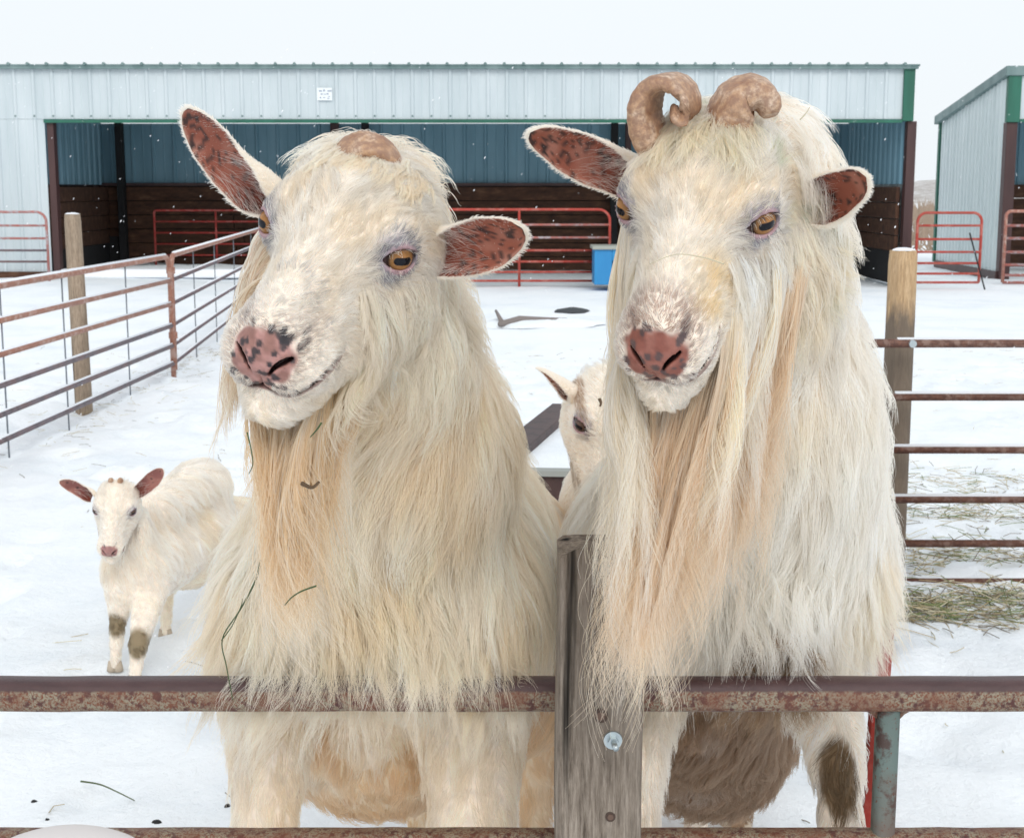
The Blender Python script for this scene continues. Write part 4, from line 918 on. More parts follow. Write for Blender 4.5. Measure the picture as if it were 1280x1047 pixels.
        d = nrm(E_['axis'] * 1.0 + rn * .35 + rg.normal(size=rt.shape) * .15); k = np.linspace(0, 1, 6)[None, :, None]; L_ = (.030 * B.s * rg.uniform(.4, 1.3, len(rt)))[:, None, None]
        coat.add(rt[:, None] + d[:, None] * L_ * k + DOWN * L_ * .15 * k * k, ear_r * .6, ear_r * .15, np.tile(WHITE, (len(rt), 1)))
    for f in furs.values(): f.build(root)
    return root

mwf = [1.0]
def base_look(spots_n, nose_col, nose_col2, spot_col, inner_col=(.31, .095, .06), inner_spots=80, seed=3, grey=1.0):
    def look(q, p, nb, es, rg):
        r_ = np.random.default_rng(seed); n = len(q); c = np.tile(np.array([.84, .74, .63]), (n, 1)); wet = np.zeros(n); ax = np.abs(q[:, 0]); x, y, z = q.T
        nz = vnoise(q, 120, 1); nz2 = vnoise(q, 320, 2)
        # around the eyes: greyish, pink inner lids
        de = np.linalg.norm(np.stack([ax, y, z], 1) - (EYE_C + EYE_N * EYE_R), axis=1)
        c = mixv(c, np.tile([.30, .27, .30], (n, 1)), sstep(.040, .018, de + .01 * (nz - .5)) * grey)
        c = mixv(c, np.tile([.10, .075, .08], (n, 1)), sstep(.0235, .0195, np.linalg.norm(np.stack([ax, y, z], 1) - EYE_C, axis=1)) * sstep(.0, .006, (np.stack([ax, y, z], 1) - EYE_C) @ EYE_V * 1.0) * .8)
        c = mixv(c, np.tile([.42, .27, .29], (n, 1)), sstep(.021, .012, de)); c = mixv(c, np.tile([.06, .04, .04], (n, 1)), sstep(.016, .011, np.linalg.norm(np.stack([ax, y, z], 1) - EYE_C, axis=1) ) * .8)
        # nose leather
        nose = sstep(1.15, .92, np.hypot(ax / .029, (z + .032) / .026) + .25 * (nz - .5)) * sstep(.135, .15, y)
        nose = np.maximum(nose, sstep(1.1, .9, np.hypot(ax / .011, (z + .055) / .016) + .2 * (nz - .5)) * sstep(.13, .15, y))
        nc = mixv(np.tile(nose_col, (n, 1)), np.tile(nose_col2, (n, 1)), sstep(.3, .7, nz)); c = mixv(c, nc, nose); wet = np.maximum(wet, nose)
        zm = MOUTH(ax); lip = sstep(.006, .0025, np.abs(z - zm)) * sstep(.10, .115, y); c = mixv(c, np.tile([.20, .11, .095], (n, 1)), lip * (.6 + .4 * nz))
        pts = np.stack([r_.uniform(-.034, .034, spots_n), r_.uniform(-.072, -.002, spots_n)], 1); rr = r_.uniform(.0016, .0042, spots_n)
        for (sx_, sz_), s_ in zip(pts, rr):
            dd = np.hypot(x - sx_, (z - sz_) * .9) + .0012 * (nz2 - .5); c = mixv(c, np.tile(spot_col, (n, 1)), sstep(s_ * 1.15, s_ * .8, dd) * sstep(.138,.146,y) * .92)
        dep_ = -head_sdf(q, mwf[0], carve=False); hole_shade = sstep(.0016, .005, dep_) * (np.arange(n) < nb) * (y > .09) * (y < .2) * (ax < .06) * (dep_ < .02); c = mixv(c, np.tile([.035, .014, .013], (n, 1)), hole_shade)  # shade inside nostrils and mouth slit painted in, darker with depth
        c = c * (.84 + .32 * vnoise(q, 260, 9))[:, None] * (.9 + .2 * vnoise(q, 700, 10))[:, None]
        # ears
        o = nb
        for e in es:
            m_ = e['n']; u, v = e['uu'], e['vv']; pp = p[o:o + m_]
            ic = mixv(np.tile(inner_col, (m_, 1)), np.tile([.16, .035, .02], (m_, 1)), sstep(.40, .05, u)); ic = mixv(ic, np.tile([.52, .26, .20], (m_, 1)), .45 * sstep(.35, .8, vnoise(pp, 60, 5)) * sstep(.2, .6, u)); ic = mixv(ic, np.tile([.6, .36, .28], (m_, 1)), sstep(.82, 1, np.abs(v)) * .6)
            vein = np.abs(np.sin(v * 5 + u * 2.2)); ic = mixv(ic, ic * 1.25, sstep(.15, .0, vein) * .5)
            L_ = np.linalg.norm(p[o:o + m_].max(0) - p[o:o + m_].min(0))
            for _ in range(inner_spots):
                k = r_.integers(0, m_); s_ = .0009 + .0032 * r_.random() ** 2.2 * (L_ / .13)
                d_ = pp - pp[k]; dist = np.linalg.norm(d_, axis=1); ic = mixv(ic, np.tile([.04, .025, .025], (m_, 1)), sstep(s_ * 1.3, s_ * .7, dist + .001 * (vnoise(pp, 400, 6) - .5)) * .9)
            c[o:o + m_] = ic; c[o + m_:o + 2 * m_] = (.84, .74, .63); wet[o:o + m_] = .35; o += 2 * m_
        return np.clip(c, 0, 1), wet
    return look

# flow fields -------------------------------------------------------
def face_flow(B):
    def f(q, p, n_):
        x, y, z = q.T; ax = np.abs(x); sx = np.sign(x)
        side = sstep(.03, .06, ax) * sstep(.03, -.03, z); l = np.stack([sx * (.15 + .55 * sstep(.06, -.02, y)), -np.ones_like(y), -(.9 + 1.6 * sstep(-.01, -.05, y)) * side + .25 * sstep(.0, .05, z)], 1)
        ch = sstep(-.062, -.085, z); l = l * (1 - ch[:, None]) + np.stack([sx * .25, -.55 + 0 * y, -.7 + 0 * y], 1) * ch[:, None]
        return l @ B.R.T
    return f
def eye_dist(q): return np.linalg.norm(np.stack([np.abs(q[:, 0]), q[:, 1], q[:, 2]], 1) - (EYE_C + EYE_N * EYE_R), axis=1)
def in_lid(q):
    e = np.stack([np.abs(q[:, 0]), q[:, 1], q[:, 2]], 1) - EYE_C; h_ = e @ EYE_H; v_ = e @ EYE_V - .0008; n_ = e @ EYE_N
    alm = np.maximum(np.hypot(h_, v_ - .0117) - .0222, np.hypot(h_, v_ + .0117) - .0222); return (alm < .0034) & (n_ > 0)
def bare(q):
    ax = np.abs(q[:, 0]); x, y, z = q.T
    nose = (np.hypot(ax / .030, (z + .032) / .0265) < 1.0) & (y > .135); ph = (np.hypot(ax / .010, (z + .055) / .016) < 1) & (y > .14)
    lip = (np.abs(z - MOUTH(ax)) < .0032) & (y > .10); return nose | ph | lip | in_lid(q)
HEADBOX = lambda q: (q[:, 1] > -.088) & (np.abs(q[:, 0]) < .1) & (q[:, 2] < .075) & (q[:, 2] > -.115)
ALL = lambda v: (lambda q, p: np.full(len(q), float(v)))
RAILZ = rz[3]
def leg_prims(up, kn, foot, r0, r1, r2): return [(up, kn, r0, r1, .03), (kn, foot, r1 * .95, r2, .02)]
# =========================== left buck
hL = np.array(P(330, 1040, 1.75)); hL2 = hL.copy(); hL2[1] = 1.665; hL2[2] = rz[2] + .055; hR = np.array(P(590, 1040, 1.75)); hR2 = hR.copy(); hR2[1] = 1.665; hR2[2] = rz[2] + .055
BL = Beast(((.4545, .1992, -.2599), (-.1715, 1.4483, 1.4019), 1.05), [
    (P(452, 270, 1.545), P(470, 430, 1.63), .082, .098), (P(470, 430, 1.63), P(490, 560, 1.74), .100, .135), (P(490, 560, 1.74), P(480, 720, 1.87), .135, .175),
    (P(400, 740, 1.87), P(560, 740, 1.90), .13, .14), (P(390, 785, 1.76), P(575, 785, 1.765), .095, .10), (P(500, 700, 2.02), (-.10, 2.85, .66), .20, .24), (P(560, 640, 1.98), P(590, 800, 2.0), .12, .14),
    *leg_prims(P(345, 800, 1.86), hL, hL2, .075, .036, .030), *leg_prims(P(590, 800, 1.88), hR, hR2, .09, .050, .034), ((-.20, 2.02, .70), (-.1, 2.7, .62), .165, .2), ((-.02, 1.98, .76), (-.02, 2.4, .66), .12, .15),
    ((-.22, 2.85, .60), (-.20, 2.98, .30), .13, .05), ((-.20, 2.98, .30), (-.20, 2.94, .06), .05, .03), ((.03, 2.85, .60), (.05, 2.98, .30), .13, .05), ((.05, 2.98, .30), (.05, 2.94, .06), .05, .03),
    ((-.10, 3.02, .80), (-.10, 3.14, .84), .035, .02)], .05, .95)
earsL = [dict(A=[P(345, 248, 1.500), P(268, 212, 1.492), P(236, 136, 1.452)], o=(-.42, -.85, -.42), w=.029, spans=(2.6, 1.6, 1.0, .8), seed=1),
         dict(A=[P(530, 312, 1.505), P(592, 318, 1.490), P(652, 286, 1.440)], o=(.10, -.93, -.30), w=.030, spans=(2.6, 1.65, 1.05, .8), seed=2)]
hornsL = [dict(path=[P(424, 212, 1.490), P(430, 192, 1.480), P(446, 182, 1.472), P(466, 182, 1.470), P(488, 194, 1.475), P(505, 222, 1.488)], dir=(-.10, .80, .60), wd=[.012, .017, .018, .018, .016, .010], tk=[.006, .0085, .0085, .008, .0075, .005])]
# =========================== right buck
kR = np.array(P(1045, 950, 1.76)); fR = np.array(P(1046, 1047, 1.74)); fR2 = fR.copy(); fR2[1] = 1.665; fR2[2] = rz[2] + .055; kL = np.array(P(792, 950, 1.76)); fL2 = kL.copy(); fL2[1] = 1.665; fL2[2] = rz[2] + .055
BR = Beast(((.6586, -.0187, -.3575), (.1884, 1.4457, 1.4319), 1.04), [
    (P(940, 215, 1.575), P(935, 330, 1.60), .082, .088), (P(935, 330, 1.60), P(930, 520, 1.72), .092, .13), (P(975, 270, 1.59), P(970, 480, 1.69), .045, .065), (P(935, 520, 1.72), P(925, 700, 1.87), .15, .18),
    (P(830, 680, 1.86), P(965, 690, 1.90), .12, .135), (P(990, 560, 1.85), P(990, 680, 1.90), .08, .105), (P(930, 720, 2.05), (.38, 2.9, .66), .20, .23), (P(860, 850, 2.0), (.33, 2.3, .55), .11, .15),
    *leg_prims(P(1012, 800, 1.88), kR, fR2, .07, .029, .024), *leg_prims(P(800, 810, 1.88), kL, fL2, .08, .036, .028),
    ((.26, 2.9, .60), (.28, 3.05, .30), .13, .05), ((.28, 3.05, .30), (.28, 3.0, .06), .05, .03), ((.5, 2.9, .60), (.5, 3.05, .30), .13, .05), ((.5, 3.05, .30), (.5, 3.0, .06), .05, .03),
    ((.38, 3.08, .80), (.38, 3.2, .84), .035, .02)], .05, .84)
earsR = [dict(A=[P(808, 222, 1.510), P(735, 205, 1.505), P(664, 166, 1.455)], o=(-.10, -.75, -.62), w=.028, spans=(2.6, 1.6, 1.05, .8), seed=3),
         dict(A=[P(1000, 262, 1.530), P(1040, 250, 1.50), P(1082, 222, 1.430)], o=(-.22, -.95, .05), w=.025, spans=(2.7, 2.1, 1.6, 1.2), seed=4)]
def arc(cx, cy, r, a0, a1, Y0, Y1, n=9, rx=1):
    return [P(cx + r * rx * math.cos(a), cy - r * math.sin(a), Y0 + (Y1 - Y0) * i / (n - 1)) for i, a in enumerate(np.linspace(R(a0), R(a1), n))]
hornsR = [dict(path=[P(830, 200, 1.465), P(812, 168, 1.455), P(806, 138, 1.45), P(815, 112, 1.445), P(834, 102, 1.44), P(853, 110, 1.435), P(860, 130, 1.43), P(850, 146, 1.425), P(840, 138, 1.42)], dir=(.48, .86, .16), wd=[.022, .027, .030, .031, .031, .028, .024, .018, .010], tk=[.017, .0145, .012, .010, .0085, .0075, .006, .005, .003]),
          dict(path=[P(908, 215, 1.475), P(907, 168, 1.455), P(918, 133, 1.442), P(939, 118, 1.436), P(958, 126, 1.43), P(964, 143, 1.425)], dir=(-.15, .9, .35), wd=[.026, .028, .028, .025, .020, .010], tk=[.024, .024, .021, .018, .014, .008])]

def adult_layers(B, cfg):
    ff = face_flow(B); mouth_y = .10
    def face_len(q, p):
        x, y, z = q.T; ax = np.abs(x)
        l = np.interp(y, [-.08, -.02, .03, .09, .14, .18], [.036, .026, .018, .013, .008, .005])
        l = np.where(eye_dist(q) < .036, np.minimum(l, .0045 + .35 * np.clip(eye_dist(q) - .016, 0, 1)), l)
        l = l + .012 * sstep(-.08, -.105, z) + .030 * sstep(.035, .055, ax) * sstep(-.02, -.06, z) * sstep(.10, .02, y); return l
    def face_col(q, p, g, rg):
        n = len(q); x, y, z = q.T; ax = np.abs(x); c = mixv(np.tile(CREAM, (n, 1)), np.tile(WHITE, (n, 1)), .45 * vnoise(q, 40, 1) + .55 * vnoise(q, 120, 8) + .12 * g)
        c = mixv(c, np.tile(TAN, (n, 1)), .55 * sstep(.5, .8, vnoise(q * np.array([2.2, .7, 1]), 30, 3)))
        de = eye_dist(q); c = mixv(c, np.tile(GREY, (n, 1)), .95 * sstep(.038, .018, de + .020 * (vnoise(q, 90, 4) - .35) - .006 * (z > .01)) * (rg.random(n) < .55)); 
        e_low = (ax > .02) & (z < 0) & (z > -.05) & (y > -.01) & (y < .06); c = mixv(c, np.tile([.62, .58, .58], (n, 1)), e_low * .5 * cfg['lowgrey'] * vnoise(q, 60, 5))
        mz = sstep(.12, .16, y) * sstep(-.085, -.065, z); c = mixv(c, np.tile(WHITE, (n, 1)), mz * .6); 
        c = mixv(c, np.tile([.50, .43, .37], (n, 1)), .75 * (rg.random(n) < (.02 + .03 * sstep(.5, .75, vnoise(q * np.array([1.6, .6, 1]), 45, 21))) * sstep(.12, .06, y))); lip = sstep(.012, .004, np.abs(z - MOUTH(ax))) * (y > .10); c = mixv(c, np.tile([.45, .36, .30], (n, 1)), lip * .5 * (rg.random(n) < .6))
        c = c * .93; nb_ = sstep(1.6, 1.0, np.hypot(ax / .030, (z + .032) / .028)) * (y > .12); c = mixv(c, np.tile([.36, .25, .21], (n, 1)), nb_ * .75 * (rg.random(n) < .7)); return np.clip(cfg['facecol'](c, q, rg), 0, 1)
    def m_face(q, p, n_): return HEADBOX(q) * (~bare(q)) * np.where(q[:, 1] > .03, 1.35, 1.0)
    def neck_flow(q, p, n_):
        away = nrm(p - cfg['neck_axis'](p)); return DOWN * 1.0 + away * .10 + np.array([0, -.12, 0])
    def low(q, p, n_): return ~HEADBOX(q)
    zc = cfg['zchest']
    def m_neck(q, p, n_): return low(q, p, n_) * (p[:, 2] > zc) * (n_[:, 1] < .75) * (p[:, 1] < 2.1) * np.where(n_[:, 1] < .25, 1, .3)
    def m_body(q, p, n_): return low(q, p, n_) * ((p[:, 2] <= zc) | (p[:, 1] >= 2.1)) * np.where(p[:, 1] < 2.25, 1.0, .45) * np.where((p[:, 2] < cfg['zleg']) & (p[:, 1] < 1.9), 8, 1) * np.where((p[:, 2] < .42) & (p[:, 1] < 2.25), .3, 1)
    def body_flow(q, p, n_):
        f = np.array([0, .35, -.85]) * np.ones_like(p); leg = sstep(cfg['zleg'], cfg['zleg'] - .06, p[:, 2])[:, None] * (p[:, 1] < 1.92)[:, None]; return f * (1 - leg) + DOWN * leg
    n_out = lambda p: nrm(p - cfg['neck_axis'](p))[:, 0]
    def neck_len(q, p): return np.interp(p[:, 2], [zc, zc + .12, 1.2, 1.35], [.105, .10, .08, .04]) * np.where(np.abs(n_out(p)) > .5, .8, 1.0)
    def body_len(q, p): return np.where((p[:, 2] < cfg['zleg']) & (p[:, 1] < 1.92), np.interp(p[:, 2], [.5, .7, .8], [.026, .034, .045]), .055)
    def m_chest(q, p, n_): return low(q, p, n_) * (p[:, 2] > zc - .02) * (p[:, 2] < zc + .11) * (n_[:, 1] < -.35) * (p[:, 1] < 1.95)
    def chest_flow(q, p, n_): return np.array([0, -.75, -.65]) + nrm(p - cfg['neck_axis'](p)) * np.array([.16, .1, 0])
    bang = lambda q, p, n_: (np.abs(q[:, 0] - cfg['bang'][3]) < cfg['bang'][4]) * (q[:, 1] > -.10) * (q[:, 1] < cfg['bang'][0]) * (q[:, 2] > .02)
    m_cheek = lambda q, p, n_: HEADBOX(q) * (np.abs(q[:, 0]) > .034) * (q[:, 1] < .065) * (q[:, 2] < -.022 + .3 * q[:, 1]) * (eye_dist(q) > .034)
    def cheek_flow(q, p, n_):
        x = q[:, 0]; l = np.stack([np.sign(x) * .35, -.55 + 0 * x, -.6 + 0 * x], 1) @ B.R.T; return nrm(l) * .8 + DOWN * .8
    Ls = [dict(mask=m_cheek, guides=330, n=cfg['ncheek'], len=lambda q, p: .055 + .045 * sstep(-.04, -.09, q[:, 2]), lift=.30, grav=.28, flow=cheek_flow, steps=9, clump=.78, cpow=.9, frizz=.035, r=.00034, col=cfg['cheekcol'], swirl=.9, jit=.22, wave=.06, lenv=.45, gv=.05, clear=.006),
          dict(mask=m_face, gv=.05, guides=3000, n=cfg['nface'], len=lambda q, p: face_len(q, p) * np.where(q[:, 1] < .1, 1.12, 1), lift=.19, grav=.06, flow=ff, steps=5, clump=.66, cpow=1.1, frizz=.05, r=.00028, col=face_col, swirl=.9, jit=.2, lenv=.4),
          dict(mask=bang, guides=160, n=cfg['bang'][2], len=ALL(cfg['bang'][1]), lift=.45, grav=.12, flow=lambda q, p, n_: (np.stack([np.sign(q[:, 0]) * .25, .9 + 0 * q[:, 0], .2 + 0 * q[:, 0]], 1) @ B.R.T), steps=8, clump=.8, cpow=1., frizz=.05, r=.00032, col=cfg['bangcol'], swirl=1.2, jit=.3, wave=.07, lenv=.5),
          dict(mask=m_neck, guides=2400, n=cfg['nneck'], len=neck_len, lift=.34, grav=.22, flow=neck_flow, steps=9, clump=.74, cpow=.9, frizz=.03, r=.00040, col=cfg['neckcol'], swirl=.9, jit=.2, clear=.006, lenv=.4, wave=.035),
          dict(mask=m_neck, guides=500, n=cfg['nneck'] // 3, len=lambda q, p: neck_len(q, p) * 1.25, lift=.45, grav=.30, flow=neck_flow, steps=10, clump=.86, cpow=.8, frizz=.03, r=.00038, col=cfg['neckcol'], swirl=1.0, jit=.25, clear=.014, lenv=.4, wave=.05),
          dict(mask=m_chest, fproj=.15, guides=520, n=cfg['nchest'], len=ALL(cfg['fringe']), lift=.35, grav=.30, flow=chest_flow, steps=11, clump=.86, cpow=.8, frizz=.025, r=.00038, col=cfg['neckcol'], swirl=.9, jit=.22, clear=.008, lenv=.45, wave=.06),
          dict(mask=m_body, guides=3200, n=cfg['nbody'], len=body_len, lift=.32, grav=.12, flow=body_flow, steps=6, clump=.68, cpow=.9, frizz=.05, r=.00046, col=cfg['bodycol'], swirl=.8, jit=.25, lenv=.4, wave=.05)]
    return Ls
lookL = base_look(46, (.30, .15, .125), (.45, .235, .21), (.035, .03, .035), seed=3, inner_spots=110)
lookR = base_look(34, (.24, .08, .058), (.31, .12, .09), (.09, .06, .06), seed=6, inner_spots=110)
import os
FURON = True
def neckcolL(q, p, g, rg):
    n = len(q); c = mixv(np.tile(CREAM, (n, 1)), np.tile(WHITE, (n, 1)), .5 * vnoise(p, 22, 1) + .35 * vnoise(p, 60, 2) + .2 * g); c = mixv(c, np.tile(TAN, (n, 1)), .6 * sstep(.45, .8, vnoise(p, 14, 3))); return c * np.array([1, .975, .93])
def bodycolL(q, p, g, rg):
    n = len(q); c = neckcolL(q, p, g, rg); c = mixv(c, np.tile([.82, .62, .38], (n, 1)), .95 * sstep(.0, .4, vnoise(p, 12, 7) - .05) * sstep(.85, .72, p[:, 2]) * (p[:, 1] > 1.86)); return c
def facecolL(c, q, rg):
    n = len(q); c = mixv(c, np.tile(GREY, (n, 1)), .4 * sstep(.58, .7, vnoise(q, 70, 11)) * (np.abs(q[:, 1] - .105) < .03) * (q[:, 2] > -.02) * (rg.random(n) < .6))
    return mixv(c, np.tile(TAN, (n, 1)), .35 * sstep(-.03, -.07, q[:, 2]) * sstep(.13, .08, q[:, 1]))
def axisf(a, b):
    a = np.array(a); b = np.array(b)
    def f(p): t = np.clip((p[:, 2] - b[2]) / (a[2] - b[2]), 0, 1)[:, None]; return b + (a - b) * t * np.array([1, 1, 0]) + (p[:, 2:3] - b[2]) * np.array([0, 0, 1]) 
    return f
cfgL = dict(cheekcol=neckcolL, ncheek=10000, bang=(-.035, .030, 3600, 0.005, .052), fringe=.118, bangcol=lambda q, p, g, rg: neckcolL(q, p, g, rg), nface=52000, nneck=42000, nchest=15000, nbody=95000, lowgrey=.3, facecol=facecolL, neckcol=neckcolL, bodycol=bodycolL, neck_axis=axisf(P(452, 270, 1.6), P(480, 740, 1.95)), zchest=P(480, 800, 1.72)[2], zleg=P(480, 885, 1.75)[2])
def neckcolR(q, p, g, rg):
    n = len(q); c = mixv(np.tile(CREAM, (n, 1)), np.tile(WHITE, (n, 1)), .6 * vnoise(p, 22, 1) + .35 * vnoise(p, 60, 2) + .2 * g)
    br_ = sstep(.055, .02, np.hypot((p[:, 0] - P(962, 815, 1.75)[0]) * .8, p[:, 2] - P(962, 815, 1.75)[2])); c = mixv(c, np.tile(BROWN, (n, 1)), .9 * br_)
    c = mixv(c, np.tile(TAN, (n, 1)), .5 * sstep(.5, .85, vnoise(p, 14, 3)) * (1 - br_)); c = mixv(c, np.tile([.66, .62, .57], (n, 1)), .35 * sstep(.56, .8, vnoise(p * np.array([1, 1, .35]), 26, 9))); return c
def bodycolR(q, p, g, rg):
    n = len(q); c = neckcolR(q, p, g, rg); c = mixv(c, np.tile(BROWN, (n, 1)), .95 * sstep(-.35, .25, vnoise(p, 10, 7)) * sstep(.90, .78, p[:, 2]) * (p[:, 1] > 1.84))
    d = np.hypot(p[:, 0] - kR[0] + .003, (p[:, 2] - kR[2] + .010) * .50) ; c = mixv(c, np.tile([.18, .115, .06], (n, 1)), sstep(.028, .020, d) * (p[:, 1] < 1.80) * (p[:, 0] > .2)); return c
def knee(c, p, n):
    d = np.hypot(p[:, 0] - kR[0] + .003, (p[:, 2] - kR[2] + .010) * .50); return mixv(c, np.tile([.18, .115, .06], (n, 1)), sstep(.028, .021, d) * (p[:, 1] < 1.81) * (p[:, 0] > .2))
def skinR(c, q, p): n = len(c); c = mixv(c, np.tile(BROWN, (n, 1)), .9 * sstep(-.35, .25, vnoise(p, 10, 7)) * sstep(.90, .78, p[:, 2]) * (p[:, 1] > 1.84)); return knee(c, p, n)
def skinL(c, q, p): n = len(c); return mixv(c, np.tile([.84, .68, .48], (n, 1)), .8 * sstep(.85, .72, p[:, 2]) * (p[:, 1] > 1.86))
def facecolR(c, q, rg):
    n = len(q); x, y, z = q.T; c = mixv(c, np.tile(YEL, (n, 1)), .65 * sstep(.050, .02, np.linalg.norm(q - np.array([.030, .100, -.02]), axis=1)) * vnoise(q, 60, 5) * 1.6)
    c = mixv(c, np.tile([.62, .66, .48], (n, 1)), .5 * sstep(.6, .75, vnoise(q, 50, 12)) * sstep(.01, -.04, y)); c = mixv(c, np.tile(TAN, (n, 1)), .6 * sstep(.55, .75, vnoise(q * np.array([3, 1, 1]), 22, 14)) * sstep(.08, -.0, y))
    nb_ = sstep(.05, .02, np.hypot(x, (z + .0))) * sstep(.12, .15, y); return mixv(c, np.tile([.45, .28, .21], (n, 1)), nb_ * .75 * (rg.random(n) < .7))
cfgR = dict(cheekcol=lambda q, p, g, rg: mixv(mixv(np.tile(CREAM, (len(q), 1)), np.tile(WHITE, (len(q), 1)), .5 + .4 * g), np.tile(TAN, (len(q), 1)), .6 * sstep(.4, .7, vnoise(p, 20, 31))), ncheek=8000, bang=(-.03, .062, 3800, -.004, .036), fringe=.09, bangcol=lambda q, p, g, rg: mixv(mixv(np.tile(CREAM, (len(q), 1)), np.tile(TAN, (len(q), 1)), .5 + .5 * g), np.tile([.60, .64, .46], (len(q), 1)), .5 * (rg.random(len(q)) < .25)), nface=50000, nneck=46000, nchest=8000, nbody=95000, lowgrey=1., facecol=facecolR, neckcol=neckcolR, bodycol=bodycolR, neck_axis=axisf(P(945, 250, 1.62), P(930, 720, 1.95)), zchest=P(940, 790, 1.72)[2], zleg=P(940, 900, 1.75)[2])
LL = adult_layers(BL, cfgL); LR = adult_layers(BR, cfgR)
# beards
def beardcol(cols, tipmix):
    def f(q, p, g, rg):
        n = len(q); c = mixv(np.tile(cols[0], (n, 1)), np.tile(cols[1], (n, 1)), .5 + .35 * g + .8 * (vnoise(p, 30, 3) - .5)); return mixv(c, np.tile(cols[2], (n, 1)), (rg.random(n) < .30) * .7)
    return f
def beard_mask(y0, y1, wside): return lambda q, p, n_: (q[:, 1] > y0) * (q[:, 1] < y1) * (q[:, 2] < -.062) * ((n_ @ np.array([0, 0, 1.])) < .35) * HEADBOX(q) * (q[:, 2] < MOUTH(np.abs(q[:, 0])) - .012)
LL += [dict(mask=lambda q, p, n_: beard_mask(-.015, .125, 0)(q, p, n_) * (np.abs(q[:, 0] + .008) < .036), guides=220, n=7000, len=lambda q, p: np.interp(q[:, 1], [-.02, .04, .08, .125], [.12, .22, .25, .14]), lift=.15, grav=.72, flow=lambda q, p, n_: DOWN + np.stack([np.clip((P(350, 700, 1.33)[0] - p[:, 0]) * 3.2, -.6, .6), -.03 + 0 * p[:, 0], 0 * p[:, 0]], 1), steps=14, clump=.88, cpow=.8, wave=.09, tip=(ORANGE, 1.0, lambda t: np.sin(np.clip(t, 0, 1) * 3.0) ** 1), frizz=.022, r=.00040, col=beardcol((CREAM, TAN, ORANGE), 0), swirl=.5, jit=.13, clear=.004, part='beard', lenv=.45),
       dict(mask=lambda q, p, n_: (q[:, 0] < -.040) * (q[:, 1] < .08) * (q[:, 1] > -.05) * (q[:, 2] < -.015) * (q[:, 2] > -.08), guides=60, n=2300, len=ALL(.125), lift=.65, grav=.6, flow=lambda q, p, n_: DOWN + np.array([-.35, -.35, 0]), steps=12, clump=.85, cpow=.8, wave=.05, frizz=.02, r=.00038, col=beardcol((TAN, CREAM, BROWN * 1.6), 0), swirl=.3, jit=.08, clear=.004, part='beard', lenv=.4)]
LR += [dict(mask=beard_mask(-.09, .10, 0), guides=260, n=14000, len=lambda q, p: np.interp(q[:, 1], [-.09, .0, .08, .11], [.24, .31, .31, .2]), lift=.15, grav=.75, flow=lambda q, p, n_: DOWN + np.stack([np.clip((P(785, 800, 1.36)[0] - p[:, 0]) * 3.4, -.75, .5), -.05 + 0 * p[:, 0], 0 * p[:, 0]], 1), steps=16, clump=.90, cpow=.75, wave=.10, tip=(np.array([.80, .59, .38]), .95, lambda t: np.sin(np.clip(t, 0, 1) * 2.6)), frizz=.016, r=.00042, col=beardcol((CREAM, TAN, np.array([.84, .66, .48])), 0), swirl=.5, jit=.10, clear=.004, part='beard', lenv=.45),
       dict(mask=lambda q, p, n_: (np.abs(q[:, 0]) > .036) * (q[:, 1] < np.where(q[:, 0] < 0, .09, .06)) * (q[:, 1] > -.03) * (q[:, 2] < np.where(q[:, 0] < 0, -.02, -.035)) * (q[:, 2] > -.09) * np.where(q[:, 0] < 0, 1.3, .55), guides=170, n=8000, len=lambda q, p: np.where(q[:, 0] < 0, .27, .23), lift=.16, grav=.72, flow=lambda q, p, n_: DOWN + np.stack([np.where(q[:, 0] < 0, -.12, -.10), -.1 + 0 * q[:, 0], 0 * q[:, 0]], 1), steps=14, clump=.86, cpow=.8, wave=.10, frizz=.016, r=.00040, col=beardcol((CREAM, TAN, WHITE), 0), swirl=.5, jit=.16, clear=.004, part='beard', lenv=.4)]
PX = P(962, 800, 1.72)
LR += [dict(mask=lambda q, p, n_: (np.hypot((p[:, 0] - PX[0]) * .9, p[:, 2] - PX[2]) < .038) * (n_[:, 1] < -.2) * (p[:, 1] < 1.85), guides=60, n=2600, len=ALL(.052), lift=.62, grav=.35, flow=lambda q, p, n_: DOWN + .3 * np.sin(p * 60), steps=7, clump=.7, cpow=1, frizz=.08, r=.0004, col=lambda q, p, g, rg: mixv(np.tile(BROWN, (len(q), 1)), np.tile([.62, .45, .28], (len(q), 1)), rg.random(len(q)) * .5), swirl=1.2, jit=.35, wave=.08, clear=.052, lenv=.4)]
if not FURON: LL = []; LR = []
g1 = make_goat('buck_goat', 'cream buck with tilted head and single small horn stub, left of the gate post', BL, earsL, hornsL, lookL, LL, skin_fix=skinL, base=(-.19, 2.2, 0), seed=11, group='white bucks at the front gate',
    hooves=[((hL2[0], hL2[1], hL2[2]), (hL2[0], hL2[1] - .01, rz[2] + .021), .030), ((hR2[0], hR2[1], hR2[2]), (hR2[0], hR2[1] - .01, rz[2] + .021), .030), ((-.20, 2.94, .06), (-.20, 2.92, .0), .030), ((.05, 2.94, .06), (.05, 2.92, .0), .030)])
g2 = make_goat('buck_goat', 'cream buck with two curled horn stubs and long tan beard, right of the post', BR, earsR, hornsR, lookR, LR, skin_fix=skinR, base=(.3, 2.2, 0), seed=12, group='white bucks at the front gate',
    hooves=[((fR2[0], fR2[1], fR2[2]), (fR2[0], fR2[1] - .01, rz[2] + .021), .028), ((fL2[0], fL2[1], fL2[2]), (fL2[0], fL2[1] - .01, rz[2] + .021), .028), ((.28, 3.0, .06), (.28, 2.98, .0), .03), ((.5, 3.0, .06), (.5, 2.98, .0), .03)])
